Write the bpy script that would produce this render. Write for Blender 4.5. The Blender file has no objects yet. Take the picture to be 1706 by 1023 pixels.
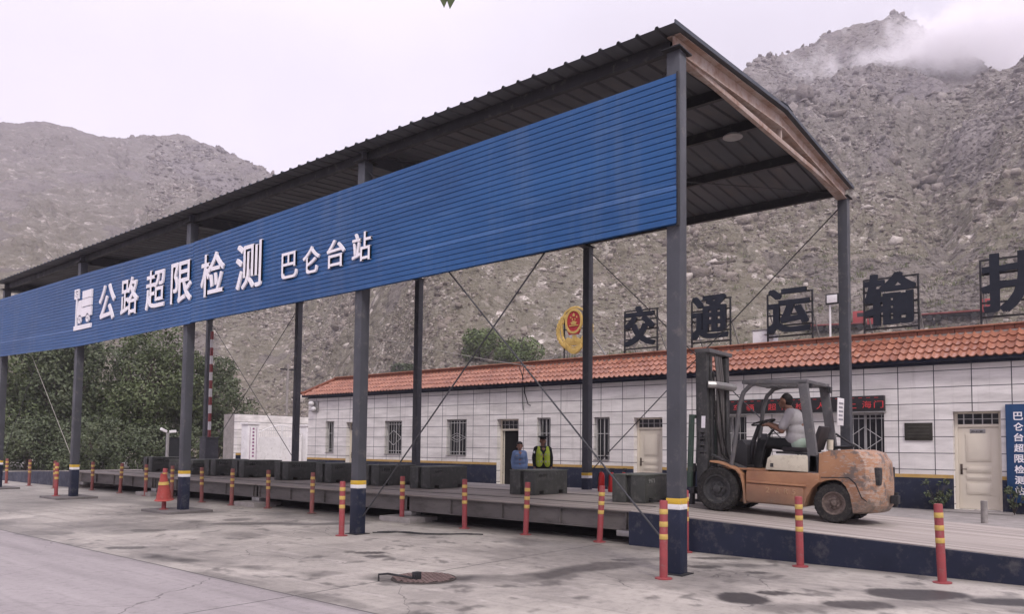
import bpy, bmesh, math, random
import numpy as np
from mathutils import Vector, Matrix
R = math.radians
random.seed(7); RNG = np.random.default_rng(7)
SC = bpy.context.scene
COL = SC.collection

# ------------------------------------------------------------------ camera
CAM = np.array([-8.2876, -4.3268, 1.495])
YAW, PITCH, ROLL = R(39.0643), R(3.1596), R(0.6022)
FPX, PCX, PCY = 1259.67, 871.67, 676.36
fw = np.array([math.cos(YAW)*math.cos(PITCH), math.sin(YAW)*math.cos(PITCH), math.sin(PITCH)])
rt = np.array([math.sin(YAW), -math.cos(YAW), 0.0]); up = np.cross(rt, fw)
rt, up = rt*math.cos(ROLL)+up*math.sin(ROLL), -rt*math.sin(ROLL)+up*math.cos(ROLL)
cd = bpy.data.cameras.new('camera'); cam = bpy.data.objects.new('camera', cd); COL.objects.link(cam)
cam.matrix_world = Matrix(((rt[0], up[0], -fw[0], CAM[0]), (rt[1], up[1], -fw[1], CAM[1]), (rt[2], up[2], -fw[2], CAM[2]), (0, 0, 0, 1)))
cd.sensor_fit = 'HORIZONTAL'; cd.sensor_width = 36; cd.lens = FPX/1706*36
cd.shift_x = (853-PCX)/1706; cd.shift_y = (PCY-511.5)/1706
cd.clip_start = 0.05; cd.clip_end = 8000
SC.camera = cam
# ------------------------------------------------------------------ world, sun, exposure
SUN = Vector((-0.36, -0.62, 0.70)).normalized()
W = bpy.data.worlds.new('World'); SC.world = W; W.use_nodes = True
nt = W.node_tree; nt.nodes.clear()
wo = nt.nodes.new('ShaderNodeOutputWorld'); bg = nt.nodes.new('ShaderNodeBackground')
sky = nt.nodes.new('ShaderNodeTexSky'); sky.sky_type = 'NISHITA'; sky.sun_disc = False
sky.sun_elevation = math.asin(SUN.z); sky.sun_rotation = math.atan2(SUN.x, SUN.y)
tc = nt.nodes.new('ShaderNodeTexCoord'); cn = nt.nodes.new('ShaderNodeTexNoise')
cn.inputs['Scale'].default_value = 1.6; cn.inputs['Detail'].default_value = 5; cn.inputs['Roughness'].default_value = .5
cr = nt.nodes.new('ShaderNodeValToRGB')
cr.color_ramp.elements[0].position = .33; cr.color_ramp.elements[0].color = (.70, .652, .735, 1)
cr.color_ramp.elements[1].position = .62; cr.color_ramp.elements[1].color = (.905, .838, .95, 1)
ml = nt.nodes.new('ShaderNodeVectorMath'); ml.operation = 'SCALE'; ml.inputs['Scale'].default_value = 9.9
mx = nt.nodes.new('ShaderNodeMix'); mx.data_type = 'RGBA'; mx.inputs[0].default_value = .93
nt.links.new(tc.outputs['Generated'], cn.inputs['Vector']); nt.links.new(cn.outputs['Fac'], cr.inputs[0])
sx = nt.nodes.new('ShaderNodeSeparateXYZ'); nt.links.new(tc.outputs['Generated'], sx.inputs[0])
zn = nt.nodes.new('ShaderNodeMapRange'); zn.interpolation_type = 'SMOOTHSTEP'; zn.inputs[1].default_value = .42; zn.inputs[2].default_value = .9; zn.inputs[3].default_value = 7.35; zn.inputs[4].default_value = 21.0
nt.links.new(sx.outputs[2], zn.inputs[0]); nt.links.new(zn.outputs[0], ml.inputs['Scale'])      # an overcast sky is brightest overhead
nt.links.new(cr.outputs[0], ml.inputs[0]); nt.links.new(sky.outputs[0], mx.inputs[6]); nt.links.new(ml.outputs[0], mx.inputs[7])
nt.links.new(mx.outputs[2], bg.inputs[0]); bg.inputs[1].default_value = 0.1; nt.links.new(bg.outputs[0], wo.inputs[0])
sd = bpy.data.lights.new('sun', 'SUN'); so = bpy.data.objects.new('sun', sd); COL.objects.link(so)
sd.energy = 1.5; sd.angle = R(12); sd.color = (1, .95, .88)
so.rotation_euler = SUN.to_track_quat('Z', 'Y').to_euler(); so.location = (-20, -20, 40)
SC.view_settings.view_transform = 'Standard'; SC.view_settings.look = 'None'
SC.view_settings.exposure = 0.58; SC.view_settings.gamma = 1
SC.render.engine = 'CYCLES'
SC.cycles.volume_bounces = 4; SC.cycles.volume_max_steps = 96; SC.cycles.max_bounces = 6

# ------------------------------------------------------------------ materials
def lk(t, a, b): t.links.new(a, b)
def newmat(name):
    m = bpy.data.materials.new(name); m.use_nodes = True
    return m, m.node_tree, m.node_tree.nodes['Principled BSDF']
def nd(t, kind, **kw):
    n = t.nodes.new('ShaderNode'+kind)
    for k, v in kw.items():
        if k in n.inputs: n.inputs[k].default_value = v
        else: setattr(n, k, v)
    return n
def mixc(t, fac, a, b, mode='MIX'):
    n = t.nodes.new('ShaderNodeMix'); n.data_type = 'RGBA'; n.blend_type = mode
    for i, v in ((0, fac), (6, a), (7, b)):
        if isinstance(v, (int, float)): n.inputs[i].default_value = v
        elif isinstance(v, tuple): n.inputs[i].default_value = (*v[:3], 1)
        else: t.links.new(v, n.inputs[i])
    return n.outputs[2]
def math_(t, op, a, b=0.0, clamp=False):
    n = t.nodes.new('ShaderNodeMath'); n.operation = op; n.use_clamp = clamp
    for i, v in ((0, a), (1, b)):
        if isinstance(v, (int, float)): n.inputs[i].default_value = v
        else: t.links.new(v, n.inputs[i])
    return n.outputs[0]
def ramp(t, src, p0, p1, c0=(0, 0, 0), c1=(1, 1, 1)):
    n = t.nodes.new('ShaderNodeValToRGB'); e = n.color_ramp.elements
    e[0].position = p0; e[1].position = p1; e[0].color = (*c0, 1); e[1].color = (*c1, 1)
    t.links.new(src, n.inputs[0]); return n.outputs[0]
def coords(t, scale=(1, 1, 1)):
    c = t.nodes.new('ShaderNodeTexCoord'); mp = t.nodes.new('ShaderNodeMapping'); mp.inputs['Scale'].default_value = scale
    t.links.new(c.outputs['Object'], mp.inputs[0]); return mp.outputs[0]
def noise(t, vec, scale, detail=4, rough=.55):
    n = nd(t, 'TexNoise', Scale=scale, Detail=detail, Roughness=rough); t.links.new(vec, n.inputs['Vector']); return n.outputs['Fac']
def bump(t, b, h, strength=.3, dist=.02):
    n = nd(t, 'Bump', Strength=strength, Distance=dist); t.links.new(h, n.inputs['Height']); t.links.new(n.outputs[0], b.inputs['Normal'])
CACHE = {}
def M(name, c, rough=.6, metal=0., var=.3, scale=3., c2=None, bs=60, bstr=.15, dirt=None, dirtamt=.5, stretch=(1, 1, 1), spec=.22):
    if name in CACHE: return CACHE[name]
    m, t, b = newmat(name)
    v = coords(t, stretch)
    f = ramp(t, noise(t, v, scale, 6, .6), .3, .7)
    c2 = c2 or tuple(x*(1-var) for x in c)
    col = mixc(t, f, c, c2)
    if dirt:
        g = ramp(t, noise(t, v, scale*2.7, 8, .7), .62-.25*dirtamt, .78)
        col = mixc(t, g, col, dirt)
    lk(t, col, b.inputs['Base Color']); b.inputs['Metallic'].default_value = metal
    r = nd(t, 'MapRange'); lk(t, f, r.inputs[0]); r.inputs[3].default_value = max(.05, rough-.1); r.inputs[4].default_value = min(1, rough+.1)
    lk(t, r.outputs[0], b.inputs['Roughness']); b.inputs['Specular IOR Level'].default_value = spec
    if bstr: bump(t, b, noise(t, v, bs, 3), bstr, .01)
    CACHE[name] = m; return m
def EM(name, c, s):
    m, t, b = newmat(name); b.inputs['Base Color'].default_value = (*c, 1)
    b.inputs['Emission Color'].default_value = (*c, 1); b.inputs['Emission Strength'].default_value = s; return m

post_grey = M('post_grey', (.074, .077, .088), .45, var=.25, scale=2, dirt=(.16, .15, .14), dirtamt=.25)
navy = M('navy_paint', (.016, .021, .042), .5, var=.3, scale=2, dirt=(.09, .085, .085), dirtamt=.35)
yellow = M('yellow_paint', (.62, .40, .05), .55, var=.25, dirt=(.3, .25, .2), dirtamt=.3)
white = M('white_paint', (.72, .70, .70), .5, var=.15, dirt=(.4, .37, .35), dirtamt=.3)
signwhite = M('sign_letter_white', (.80, .77, .80), .45, var=.08)
rust_beam = M('rusty_primer_beam', (.30, .20, .155), .7, c2=(.42, .36, .33), scale=2.2, dirt=(.19, .085, .05), dirtamt=.55)
roof_blue = M('roof_sheet_blue_grey', (.075, .085, .105), .5, var=.25, scale=1.2)
under = M('roof_underside_grey', (.098, .10, .108), .6, var=.3, scale=1.5, stretch=(.3, 1, 1), dirt=(.12, .10, .09), dirtamt=.3)
dark = M('dark_steel', (.03, .03, .033), .5, var=.4, dirt=(.10, .09, .08), dirtamt=.3)
black = M('black_rubber', (.022, .021, .021), .8, var=.3, scale=8, dirt=(.09, .08, .07), dirtamt=.5)
rodm = M('brace_rod_steel', (.06, .06, .065), .5)
thinrod = M('pale_guy_wire', (.35, .33, .30), .5)
red = M('red_bollard_paint', (.285, .055, .060), .5, c2=(.21, .05, .053), scale=5, dirt=(.22, .14, .12), dirtamt=.35)
oldred = M('faded_red_bollard_paint', (.24, .075, .070), .6, c2=(.17, .06, .055), scale=6, dirt=(.16, .11, .09), dirtamt=.6)
bandy = M('reflective_yellow', (.60, .42, .12), .45, var=.3, scale=8, dirt=(.3, .2, .12), dirtamt=.4)
conered = M('cone_red_rubber', (.34, .06, .05), .6, var=.25, scale=6, dirt=(.3, .15, .12), dirtamt=.3)
concrete = M('pale_concrete', (.30, .275, .26), .85, var=.3, scale=3, bs=90, bstr=.3, dirt=(.17, .155, .145), dirtamt=.5)
deckm = M('deck_plate_dusty_steel', (.31, .27, .24), .65, c2=(.17, .148, .133), scale=1.6, stretch=(3.2, .22, 1), dirt=(.33, .30, .275), dirtamt=.35, bs=30)
beamm = M('deck_beam_grey', (.135, .122, .115), .7, c2=(.09, .082, .078), scale=1.4, stretch=(1, .5, 2), dirt=(.05, .045, .042), dirtamt=.5)
weightm = M('weight_dark_green_grey', (.042, .045, .041), .5, c2=(.066, .067, .061), scale=3, dirt=(.14, .135, .125), dirtamt=.42)
weighttop = M('weight_top_dusty', (.10, .11, .092), .6, var=.3, dirt=(.16, .155, .14), dirtamt=.5)
paintmark = M('white_chalk_marking', (.6, .6, .58), .8)
orange = None
cream = M('cream_panel', (.58, .53, .42), .5, var=.2, scale=4, dirt=(.30, .25, .19), dirtamt=.4)
mastm = M('mast_black_grey', (.052, .052, .053), .5, var=.35, scale=4, dirt=(.14, .13, .12), dirtamt=.4)
guardm = M('guard_grey', (.115, .112, .115), .5, var=.2, scale=3, dirt=(.2, .18, .165), dirtamt=.35)
greenfr = M('backrest_green', (.045, .07, .055), .55, var=.3, dirt=(.12, .11, .1), dirtamt=.4)
rimm = M('rim_dusty_brown', (.15, .115, .10), .6, var=.4, scale=9, dirt=(.25, .2, .17), dirtamt=.5)
silver = M('light_steel', (.36, .35, .34), .4, .5, var=.25, scale=5, dirt=(.2, .18, .16), dirtamt=.4)
glass = M('dark_window_glass', (.012, .013, .015), .2, var=.4, scale=2, bstr=0, spec=.25)
doorcream = M('door_cream', (.66, .60, .50), .45, var=.08, scale=2, bstr=.03)
grille = M('window_bar_white', (.46, .45, .44), .5, var=.2, dirt=(.25, .22, .2), dirtamt=.4)
capm = M('roof_ridge_brick', (.22, .078, .05), .75, var=.35, scale=6, dirt=(.2, .12, .09), dirtamt=.4)
letternavy = M('roof_letter_navy', (.013, .017, .027), .6, var=.3)
gold = M('emblem_gold', (.60, .42, .13), .45, .1, var=.35, scale=5)
embred = M('emblem_red', (.36, .03, .035), .5, var=.2)
signblue = M('sign_board_blue', (.018, .058, .145), .45, var=.2)
ledred = EM('led_red_light', (.45, .03, .035), .17)
skin = M('skin_tan', (.30, .165, .115), .55, var=.15, scale=12, bstr=.05)
skin2 = M('skin_brown', (.20, .105, .072), .55, var=.15, scale=12, bstr=.05)
hairm = M('black_hair', (.014, .012, .011), .6, var=.3, bs=150, bstr=.4)
tshirt = M('grey_white_tshirt', (.34, .325, .325), .85, var=.15, scale=5, bs=120, bstr=.2)
trous = M('black_trousers', (.016, .017, .018), .85, var=.3, scale=6)
bshirt = M('light_blue_uniform_shirt', (.17, .25, .42), .8, var=.18, scale=8)
jacket = M('black_uniform_jacket', (.013, .015, .015), .8, var=.3)
vestm = M('yellow_green_reflective_vest', (.40, .50, .05), .6, var=.3, scale=10)
greencl = M('pale_green_cloth', (.30, .37, .31), .85, var=.2)
bark = M('tree_bark', (.075, .06, .05), .9, var=.4, scale=6, bs=30, bstr=.6)
extred = M('extinguisher_red', (.42, .02, .02), .35, var=.2)
purple = M('purple_lettering', (.25, .08, .2), .6)

def facade_mat():
    m, t, b = newmat('white_panel_cladding')
    tcn = t.nodes.new('ShaderNodeTexCoord'); s = t.nodes.new('ShaderNodeSeparateXYZ'); g = nd(t, 'NewGeometry')
    lk(t, g.outputs['Position'], s.inputs[0])
    def line(src, off, per, w):
        a = math_(t, 'DIVIDE', math_(t, 'SUBTRACT', src, off), per)
        fr = math_(t, 'FRACT', a); d = math_(t, 'ABSOLUTE', math_(t, 'SUBTRACT', fr, .5))
        return math_(t, 'GREATER_THAN', d, .5-w/per), math_(t, 'FLOOR', a)
    l1, c1 = line(s.outputs[1], .27, .8, .0105); l2, c2 = line(s.outputs[2], 1.06, .4, .0095)
    ln = math_(t, 'MAXIMUM', l1, l2)
    cv = t.nodes.new('ShaderNodeCombineXYZ'); lk(t, c1, cv.inputs[0]); lk(t, c2, cv.inputs[1])
    wn = nd(t, 'TexWhiteNoise'); lk(t, cv.outputs[0], wn.inputs['Vector'])
    base = mixc(t, wn.outputs['Value'], (.72, .685, .655), (.82, .785, .755))
    v = coords(t, (1, .45, 2.6)); n1 = ramp(t, noise(t, v, 1.6, 7, .65), .38, .74)
    col = mixc(t, math_(t, 'MULTIPLY', n1, .8), base, (.40, .375, .355))
    v2 = coords(t, (1, 6, .35)); n2 = ramp(t, noise(t, v2, 1.3, 5, .6), .58, .75)
    col = mixc(t, math_(t, 'MULTIPLY', n2, .4), col, (.34, .31, .28))
    # blotchy darker tone towards the top of the wall
    hz = nd(t, 'MapRange'); lk(t, s.outputs[2], hz.inputs[0]); hz.inputs[1].default_value = 3.35; hz.inputs[2].default_value = 3.7
    col = mixc(t, math_(t, 'MULTIPLY', hz.outputs[0], math_(t, 'MULTIPLY', noise(t, v, 2.5, 5), .9)), col, (.27, .25, .235))
    col = mixc(t, ln, col, (.035, .035, .04))
    lk(t, col, b.inputs['Base Color']); b.inputs['Roughness'].default_value = .45
    bump(t, b, math_(t, 'SUBTRACT', math_(t, 'MULTIPLY', noise(t, v, 3), .25), ln), .5, .008)
    return m
facade = facade_mat()

def tile_mat():
    m, t, b = newmat('orange_glazed_roof_tile')
    g = nd(t, 'NewGeometry'); v = coords(t)
    c = mixc(t, g.outputs['Random Per Island'], (.215, .074, .042), (.34, .14, .083))
    n = ramp(t, noise(t, v, 3, 6, .7), .45, .75)
    c = mixc(t, math_(t, 'MULTIPLY', n, .6), c, (.16, .078, .055))
    n2 = ramp(t, noise(t, v, 14, 4, .7), .58, .72)
    c = mixc(t, math_(t, 'MULTIPLY', n2, .5), c, (.42, .26, .18))
    lk(t, c, b.inputs['Base Color']); b.inputs['Roughness'].default_value = .38
    bump(t, b, noise(t, v, 40, 3), .2, .01); return m
tilem = tile_mat()

def worn_orange():
    m, t, b = newmat('worn_orange_paint'); v = coords(t); s = t.nodes.new('ShaderNodeSeparateXYZ'); lk(t, v, s.inputs[0])
    n = noise(t, v, 5, 8, .72)
    base = mixc(t, ramp(t, noise(t, v, 2.2, 5), .35, .7), (.37, .19, .095), (.24, .112, .06))
    n3 = noise(t, coords(t, (1.5, 1.5, 5)), 6.5, 9, .78)
    # the counterweight (rear) is scraped to primer and grime; the sides less so
    rear = nd(t, 'MapRange'); lk(t, s.outputs[0], rear.inputs[0]); rear.inputs[1].default_value = -.55; rear.inputs[2].default_value = -1.3
    sc = math_(t, 'ADD', n3, math_(t, 'MULTIPLY', rear.outputs[0], .118))
    base = mixc(t, ramp(t, sc, .60, .66), base, (.34, .265, .215))
    base = mixc(t, ramp(t, math_(t, 'ADD', n, math_(t, 'MULTIPLY', rear.outputs[0], .115)), .63, .70), base, (.13, .10, .085))
    low = nd(t, 'MapRange'); lk(t, s.outputs[2], low.inputs[0]); low.inputs[1].default_value = .56; low.inputs[2].default_value = .22
    base = mixc(t, math_(t, 'MULTIPLY', low.outputs[0], math_(t, 'ADD', .15, math_(t, 'MULTIPLY', n, .9)), True), base, (.115, .088, .068))
    lk(t, base, b.inputs['Base Color']); b.inputs['Roughness'].default_value = .55
    bump(t, b, n3, .2, .01); return m
orange = worn_orange()

def fascia_mat():
    m, t, b = newmat('blue_corrugated_sheet'); v = coords(t, (1, .35, 1))
    c = mixc(t, ramp(t, noise(t, v, 1.1, 6, .6), .35, .7), (.010, .060, .178), (.016, .082, .230))
    n = ramp(t, noise(t, coords(t, (1, .25, 3)), 3, 7, .7), .55, .78)
    c = mixc(t, math_(t, 'MULTIPLY', n, .5), c, (.075, .15, .30))
    n2 = ramp(t, noise(t, coords(t, (1, 2.2, .22)), 1.4, 6, .65), .5, .72)
    c = mixc(t, math_(t, 'MULTIPLY', n2, .30), c, (.10, .14, .22))
    lk(t, c, b.inputs['Base Color']); b.inputs['Roughness'].default_value = .42; b.inputs['Specular IOR Level'].default_value = .28
    return m
fascia = fascia_mat()

def leaf_mat(name, c1, c2):
    m, t, b = newmat(name); g = nd(t, 'NewGeometry'); v = coords(t)
    c = mixc(t, g.outputs['Random Per Island'], c1, c2)
    c = mixc(t, ramp(t, noise(t, v, .7, 4), .35, .7), c, tuple(x*.75 for x in c1))
    lk(t, c, b.inputs['Base Color']); b.inputs['Roughness'].default_value = .6
    b.inputs['Transmission Weight'].default_value = 0; b.inputs['Specular IOR Level'].default_value = .25
    return m
leaf = leaf_mat('leaf_dull_green', (.072, .098, .040), (.128, .148, .070))
leaf2 = leaf_mat('leaf_fresh_green', (.085, .125, .035), (.15, .19, .07))
leaf3 = leaf_mat('leaf_grey_green', (.068, .090, .046), (.115, .132, .074))
grassm = leaf_mat('grass_olive', (.10, .115, .05), (.19, .18, .10))

def macro(t, v, c):
    # belts of darker bedrock and paler scree, mauve-grey mixed into the colour higher up
    m1 = nd(t, 'Mapping'); m1.inputs['Scale'].default_value = (1, 1, .55); lk(t, v, m1.inputs[0])
    n = noise(t, m1.outputs[0], .026, 5, .62)
    c = mixc(t, math_(t, 'MULTIPLY', ramp(t, n, .55, .43), .72), c, (.098, .084, .076))
    c = mixc(t, math_(t, 'MULTIPLY', ramp(t, n, .55, .68), .30), c, (.47, .42, .37))
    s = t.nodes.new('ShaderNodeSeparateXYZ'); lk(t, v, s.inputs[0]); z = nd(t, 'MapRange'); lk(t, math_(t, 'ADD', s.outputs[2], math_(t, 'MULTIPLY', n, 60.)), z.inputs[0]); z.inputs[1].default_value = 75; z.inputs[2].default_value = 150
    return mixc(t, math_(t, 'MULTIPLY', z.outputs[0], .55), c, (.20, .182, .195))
def terrain_mat():
    m, t, b = newmat('bare_rocky_mountainside'); v = coords(t)
    wp = nd(t, 'TexNoise', Scale=.25, Detail=4); lk(t, v, wp.inputs['Vector'])
    va = nd(t, 'VectorMath', operation='MULTIPLY_ADD'); lk(t, wp.outputs['Color'], va.inputs[0]); va.inputs[1].default_value = (.9, .9, .9); lk(t, v, va.inputs[2])
    n0 = noise(t, v, .011, 6, .6); n1 = noise(t, v, .05, 6, .62); n2 = noise(t, v, .24, 4, .6); n3 = noise(t, v, .7, 2, .6)
    v1 = nd(t, 'TexVoronoi', Scale=.17); lk(t, va.outputs[0], v1.inputs['Vector']); v2 = nd(t, 'TexVoronoi', Scale=.5); lk(t, va.outputs[0], v2.inputs['Vector'])
    s1 = t.nodes.new('ShaderNodeSeparateColor'); lk(t, v1.outputs['Color'], s1.inputs[0]); s2 = t.nodes.new('ShaderNodeSeparateColor'); lk(t, v2.outputs['Color'], s2.inputs[0])
    c = mixc(t, ramp(t, n1, .43, .57), (.20, .162, .128), (.40, .34, .288))
    c = mixc(t, ramp(t, n0, .45, .58), c, mixc(t, ramp(t, n1, .44, .57), (.225, .19, .17), (.385, .338, .312)))
    c = mixc(t, math_(t, 'MULTIPLY', ramp(t, n0, .40, .30), .45), c, (.15, .125, .098))
    c = mixc(t, math_(t, 'MULTIPLY', ramp(t, s1.outputs[0], .66, .98), .5), c, (.52, .47, .425))
    c = mixc(t, math_(t, 'MULTIPLY', ramp(t, s2.outputs[0], .55, .85), .7), c, (.54, .49, .445))
    c = mixc(t, math_(t, 'MULTIPLY', ramp(t, s2.outputs[1], .55, .85), .75), c, (.15, .128, .10))
    c = mixc(t, math_(t, 'MULTIPLY', ramp(t, n2, .44, .34), .75), c, (.12, .108, .075))
    c = mixc(t, math_(t, 'MULTIPLY', ramp(t, n3, .42, .32), .55), c, (.12, .11, .08))
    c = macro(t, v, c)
    lk(t, c, b.inputs['Base Color']); b.inputs['Roughness'].default_value = .95; b.inputs['Specular IOR Level'].default_value = .1
    h = math_(t, 'ADD', math_(t, 'MULTIPLY', n1, 3.), math_(t, 'SUBTRACT', math_(t, 'MULTIPLY', n2, 2.), math_(t, 'MULTIPLY', v2.outputs['Distance'], .35)))
    bump(t, b, h, 1.0, 1.4); return m
terrainm = terrain_mat()

def ground_mat():
    m, t, b = newmat('forecourt_concrete'); g = nd(t, 'NewGeometry'); s = t.nodes.new('ShaderNodeSeparateXYZ'); lk(t, g.outputs['Position'], s.inputs[0])
    at = nd(t, 'Attribute', attribute_name='stain'); v = coords(t)
    X, Y = s.outputs[0], s.outputs[1]
    n1 = noise(t, v, .55, 7, .62); n2 = noise(t, coords(t, (2.6, .8, 1)), 1.5, 7, .7); n3 = noise(t, v, 9, 6, .7); n4 = noise(t, v, 45, 3, .7)
    side = math_(t, 'GREATER_THAN', X, -3.8)
    smooth = mixc(t, ramp(t, noise(t, coords(t, (3.5, .35, 1)), .9, 6, .6), .3, .72), (.315, .283, .278), (.225, .201, .199))
    rough = mixc(t, ramp(t, n1, .34, .68), (.42, .385, .338), (.185, .168, .15))
    rough = mixc(t, math_(t, 'MULTIPLY', ramp(t, n2, .54, .70), .65), rough, (.46, .42, .38))
    c = mixc(t, side, smooth, rough)
    c = mixc(t, math_(t, 'MULTIPLY', ramp(t, n3, .50, .72), .5), c, (.125, .113, .105))
    c = mixc(t, math_(t, 'MULTIPLY', ramp(t, n4, .5, .7), .22), c, (.42, .39, .36))
    vc = nd(t, 'TexVoronoi', Scale=.42, feature='DISTANCE_TO_EDGE'); wv = nd(t, 'TexNoise', Scale=1.1, Detail=5); lk(t, v, wv.inputs['Vector'])
    wa = nd(t, 'VectorMath', operation='MULTIPLY_ADD'); lk(t, wv.outputs['Color'], wa.inputs[0]); wa.inputs[1].default_value = (.9, .9, .9); lk(t, v, wa.inputs[2]); lk(t, wa.outputs[0], vc.inputs['Vector'])
    crk = math_(t, 'MULTIPLY', math_(t, 'LESS_THAN', vc.outputs['Distance'], .0035), ramp(t, n1, .46, .56))
    c = mixc(t, math_(t, 'MULTIPLY', crk, .7), c, (.07, .062, .058))
    tyre = ramp(t, noise(t, coords(t, (4.2, .12, 1)), 1.0, 5, .6), .54, .66)
    c = mixc(t, math_(t, 'MULTIPLY', tyre, .30), c, (.11, .10, .095))
    st = math_(t, 'MULTIPLY', at.outputs['Fac'], math_(t, 'ADD', .72, math_(t, 'MULTIPLY', n3, .5)), True)
    c = mixc(t, math_(t, 'MULTIPLY', st, 1.2, True), c, (.034, .030, .029))
    wob = math_(t, 'MULTIPLY', math_(t, 'SUBTRACT', noise(t, v, 1.2, 3), .5), .03)
    def seam(src, p, w): return math_(t, 'LESS_THAN', math_(t, 'ABSOLUTE', math_(t, 'ADD', math_(t, 'SUBTRACT', src, p), wob)), w)
    sm = seam(X, -3.8, .014)
    for yy in (-5.8, 2.22, 10.2, 18.2): sm = math_(t, 'MAXIMUM', sm, seam(Y, yy, .011))
    c = mixc(t, math_(t, 'MULTIPLY', sm, .85), c, (.055, .05, .048))
    lk(t, c, b.inputs['Base Color'])
    r = nd(t, 'MapRange'); lk(t, st, r.inputs[0]); r.inputs[3].default_value = .72; r.inputs[4].default_value = .42
    lk(t, r.outputs[0], b.inputs['Roughness'])
    bump(t, b, math_(t, 'SUBTRACT', math_(t, 'ADD', math_(t, 'MULTIPLY', n3, .6), math_(t, 'MULTIPLY', n4, .4)), sm), .35, .012)
    return m
groundm = ground_mat()

# ------------------------------------------------------------------ mesh helpers
class G:
    def __init__(s): s.v = []; s.f = []; s.m = []; s.mi = 0
    def add(s, vs, fs):
        o = len(s.v); s.v += [tuple(map(float, q)) for q in vs]
        for f in fs: s.f.append(tuple(i+o for i in f)); s.m.append(s.mi)
        return s
    def box(s, x0, x1, y0, y1, z0, z1):
        x0, x1 = sorted((x0, x1)); y0, y1 = sorted((y0, y1)); z0, z1 = sorted((z0, z1))
        return s.add([(x0, y0, z0), (x1, y0, z0), (x1, y1, z0), (x0, y1, z0), (x0, y0, z1), (x1, y0, z1), (x1, y1, z1), (x0, y1, z1)],
                     [(0, 3, 2, 1), (4, 5, 6, 7), (0, 1, 5, 4), (1, 2, 6, 5), (2, 3, 7, 6), (3, 0, 4, 7)])
    def bar(s, p0, p1, w, h, upv=(0, 0, 1)):
        p0 = np.array(p0, float); p1 = np.array(p1, float); d = p1-p0; d /= np.linalg.norm(d)
        u = np.cross(d, upv)
        if np.linalg.norm(u) < 1e-3: u = np.cross(d, (1, 0, 0))
        u /= np.linalg.norm(u); w_ = np.cross(u, d); u = u*w/2; w_ = w_*h/2
        return s.add([p0-u-w_, p0+u-w_, p0+u+w_, p0-u+w_, p1-u-w_, p1+u-w_, p1+u+w_, p1-u+w_],
                     [(0, 1, 2, 3), (7, 6, 5, 4), (0, 4, 5, 1), (1, 5, 6, 2), (2, 6, 7, 3), (3, 7, 4, 0)])
    def tube(s, pts, rs, n=10, cap=True):
        pts = [np.array(p, float) for p in pts]
        if isinstance(rs, (int, float)): rs = [rs]*len(pts)
        o = []; prev = None
        for i, p in enumerate(pts):
            d = pts[min(i+1, len(pts)-1)]-pts[max(i-1, 0)]; d /= (np.linalg.norm(d)+1e-9)
            if prev is None:
                a = np.cross(d, (0, 0, 1)); a = a if np.linalg.norm(a) > 1e-3 else np.cross(d, (1, 0, 0))
            else: a = prev-d*(prev@d)
            a /= np.linalg.norm(a); prev = a; b = np.cross(d, a)
            for k in range(n):
                th = 2*math.pi*k/n; o.append(p+(a*math.cos(th)+b*math.sin(th))*rs[i])
        fs = []
        for i in range(len(pts)-1):
            for k in range(n):
                k2 = (k+1) % n; fs.append((i*n+k, i*n+k2, (i+1)*n+k2, (i+1)*n+k))
        if cap: fs += [tuple(range(n-1, -1, -1)), tuple((len(pts)-1)*n+k for k in range(n))]
        return s.add(o, fs)
    def cyl(s, p0, p1, r, n=16): return s.tube([p0, p1], [r, r], n)
    def prism(s, poly, axis, a, b):
        """poly: 2D list; axis 0: (y,z) extruded along x; 1: (x,z) along y; 2: (x,y) along z"""
        def P3(q, h): return {0: (h, q[0], q[1]), 1: (q[0], h, q[1]), 2: (q[0], q[1], h)}[axis]
        n = len(poly); vs = [P3(q, a) for q in poly]+[P3(q, b) for q in poly]
        return s.add(vs, [tuple(range(n-1, -1, -1)), tuple(range(n, 2*n))]+[(i, (i+1) % n, n+(i+1) % n, n+i) for i in range(n)])
    def lathe(s, prof, c, axis=2, n=24):
        """prof: (r, h) list round the axis through c"""
        vs = []
        for r, h in prof:
            for k in range(n):
                th = 2*math.pi*k/n; a, b = r*math.cos(th), r*math.sin(th)
                q = {2: (a, b, h), 1: (a, h, b), 0: (h, a, b)}[axis]; vs.append((c[0]+q[0], c[1]+q[1], c[2]+q[2]))
        fs = [(i*n+k, i*n+(k+1) % n, (i+1)*n+(k+1) % n, (i+1)*n+k) for i in range(len(prof)-1) for k in range(n)]
        return s.add(vs, fs)
    def ball(s, c, r, n=14, m=9):
        if isinstance(r, (int, float)): r = (r, r, r)
        vs = [(c[0], c[1], c[2]+r[2])]
        for i in range(1, m):
            ph = math.pi*i/m
            for k in range(n):
                th = 2*math.pi*k/n; vs.append((c[0]+r[0]*math.sin(ph)*math.cos(th), c[1]+r[1]*math.sin(ph)*math.sin(th), c[2]+r[2]*math.cos(ph)))
        vs.append((c[0], c[1], c[2]-r[2])); L = len(vs)-1; fs = []
        for k in range(n): fs.append((0, 1+k, 1+(k+1) % n))
        for i in range(m-2):
            for k in range(n): a = 1+i*n; fs.append((a+k, a+n+k, a+n+(k+1) % n, a+(k+1) % n))
        for k in range(n): a = 1+(m-2)*n; fs.append((a+k, L, a+(k+1) % n))
        return s.add(vs, fs)
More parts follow.
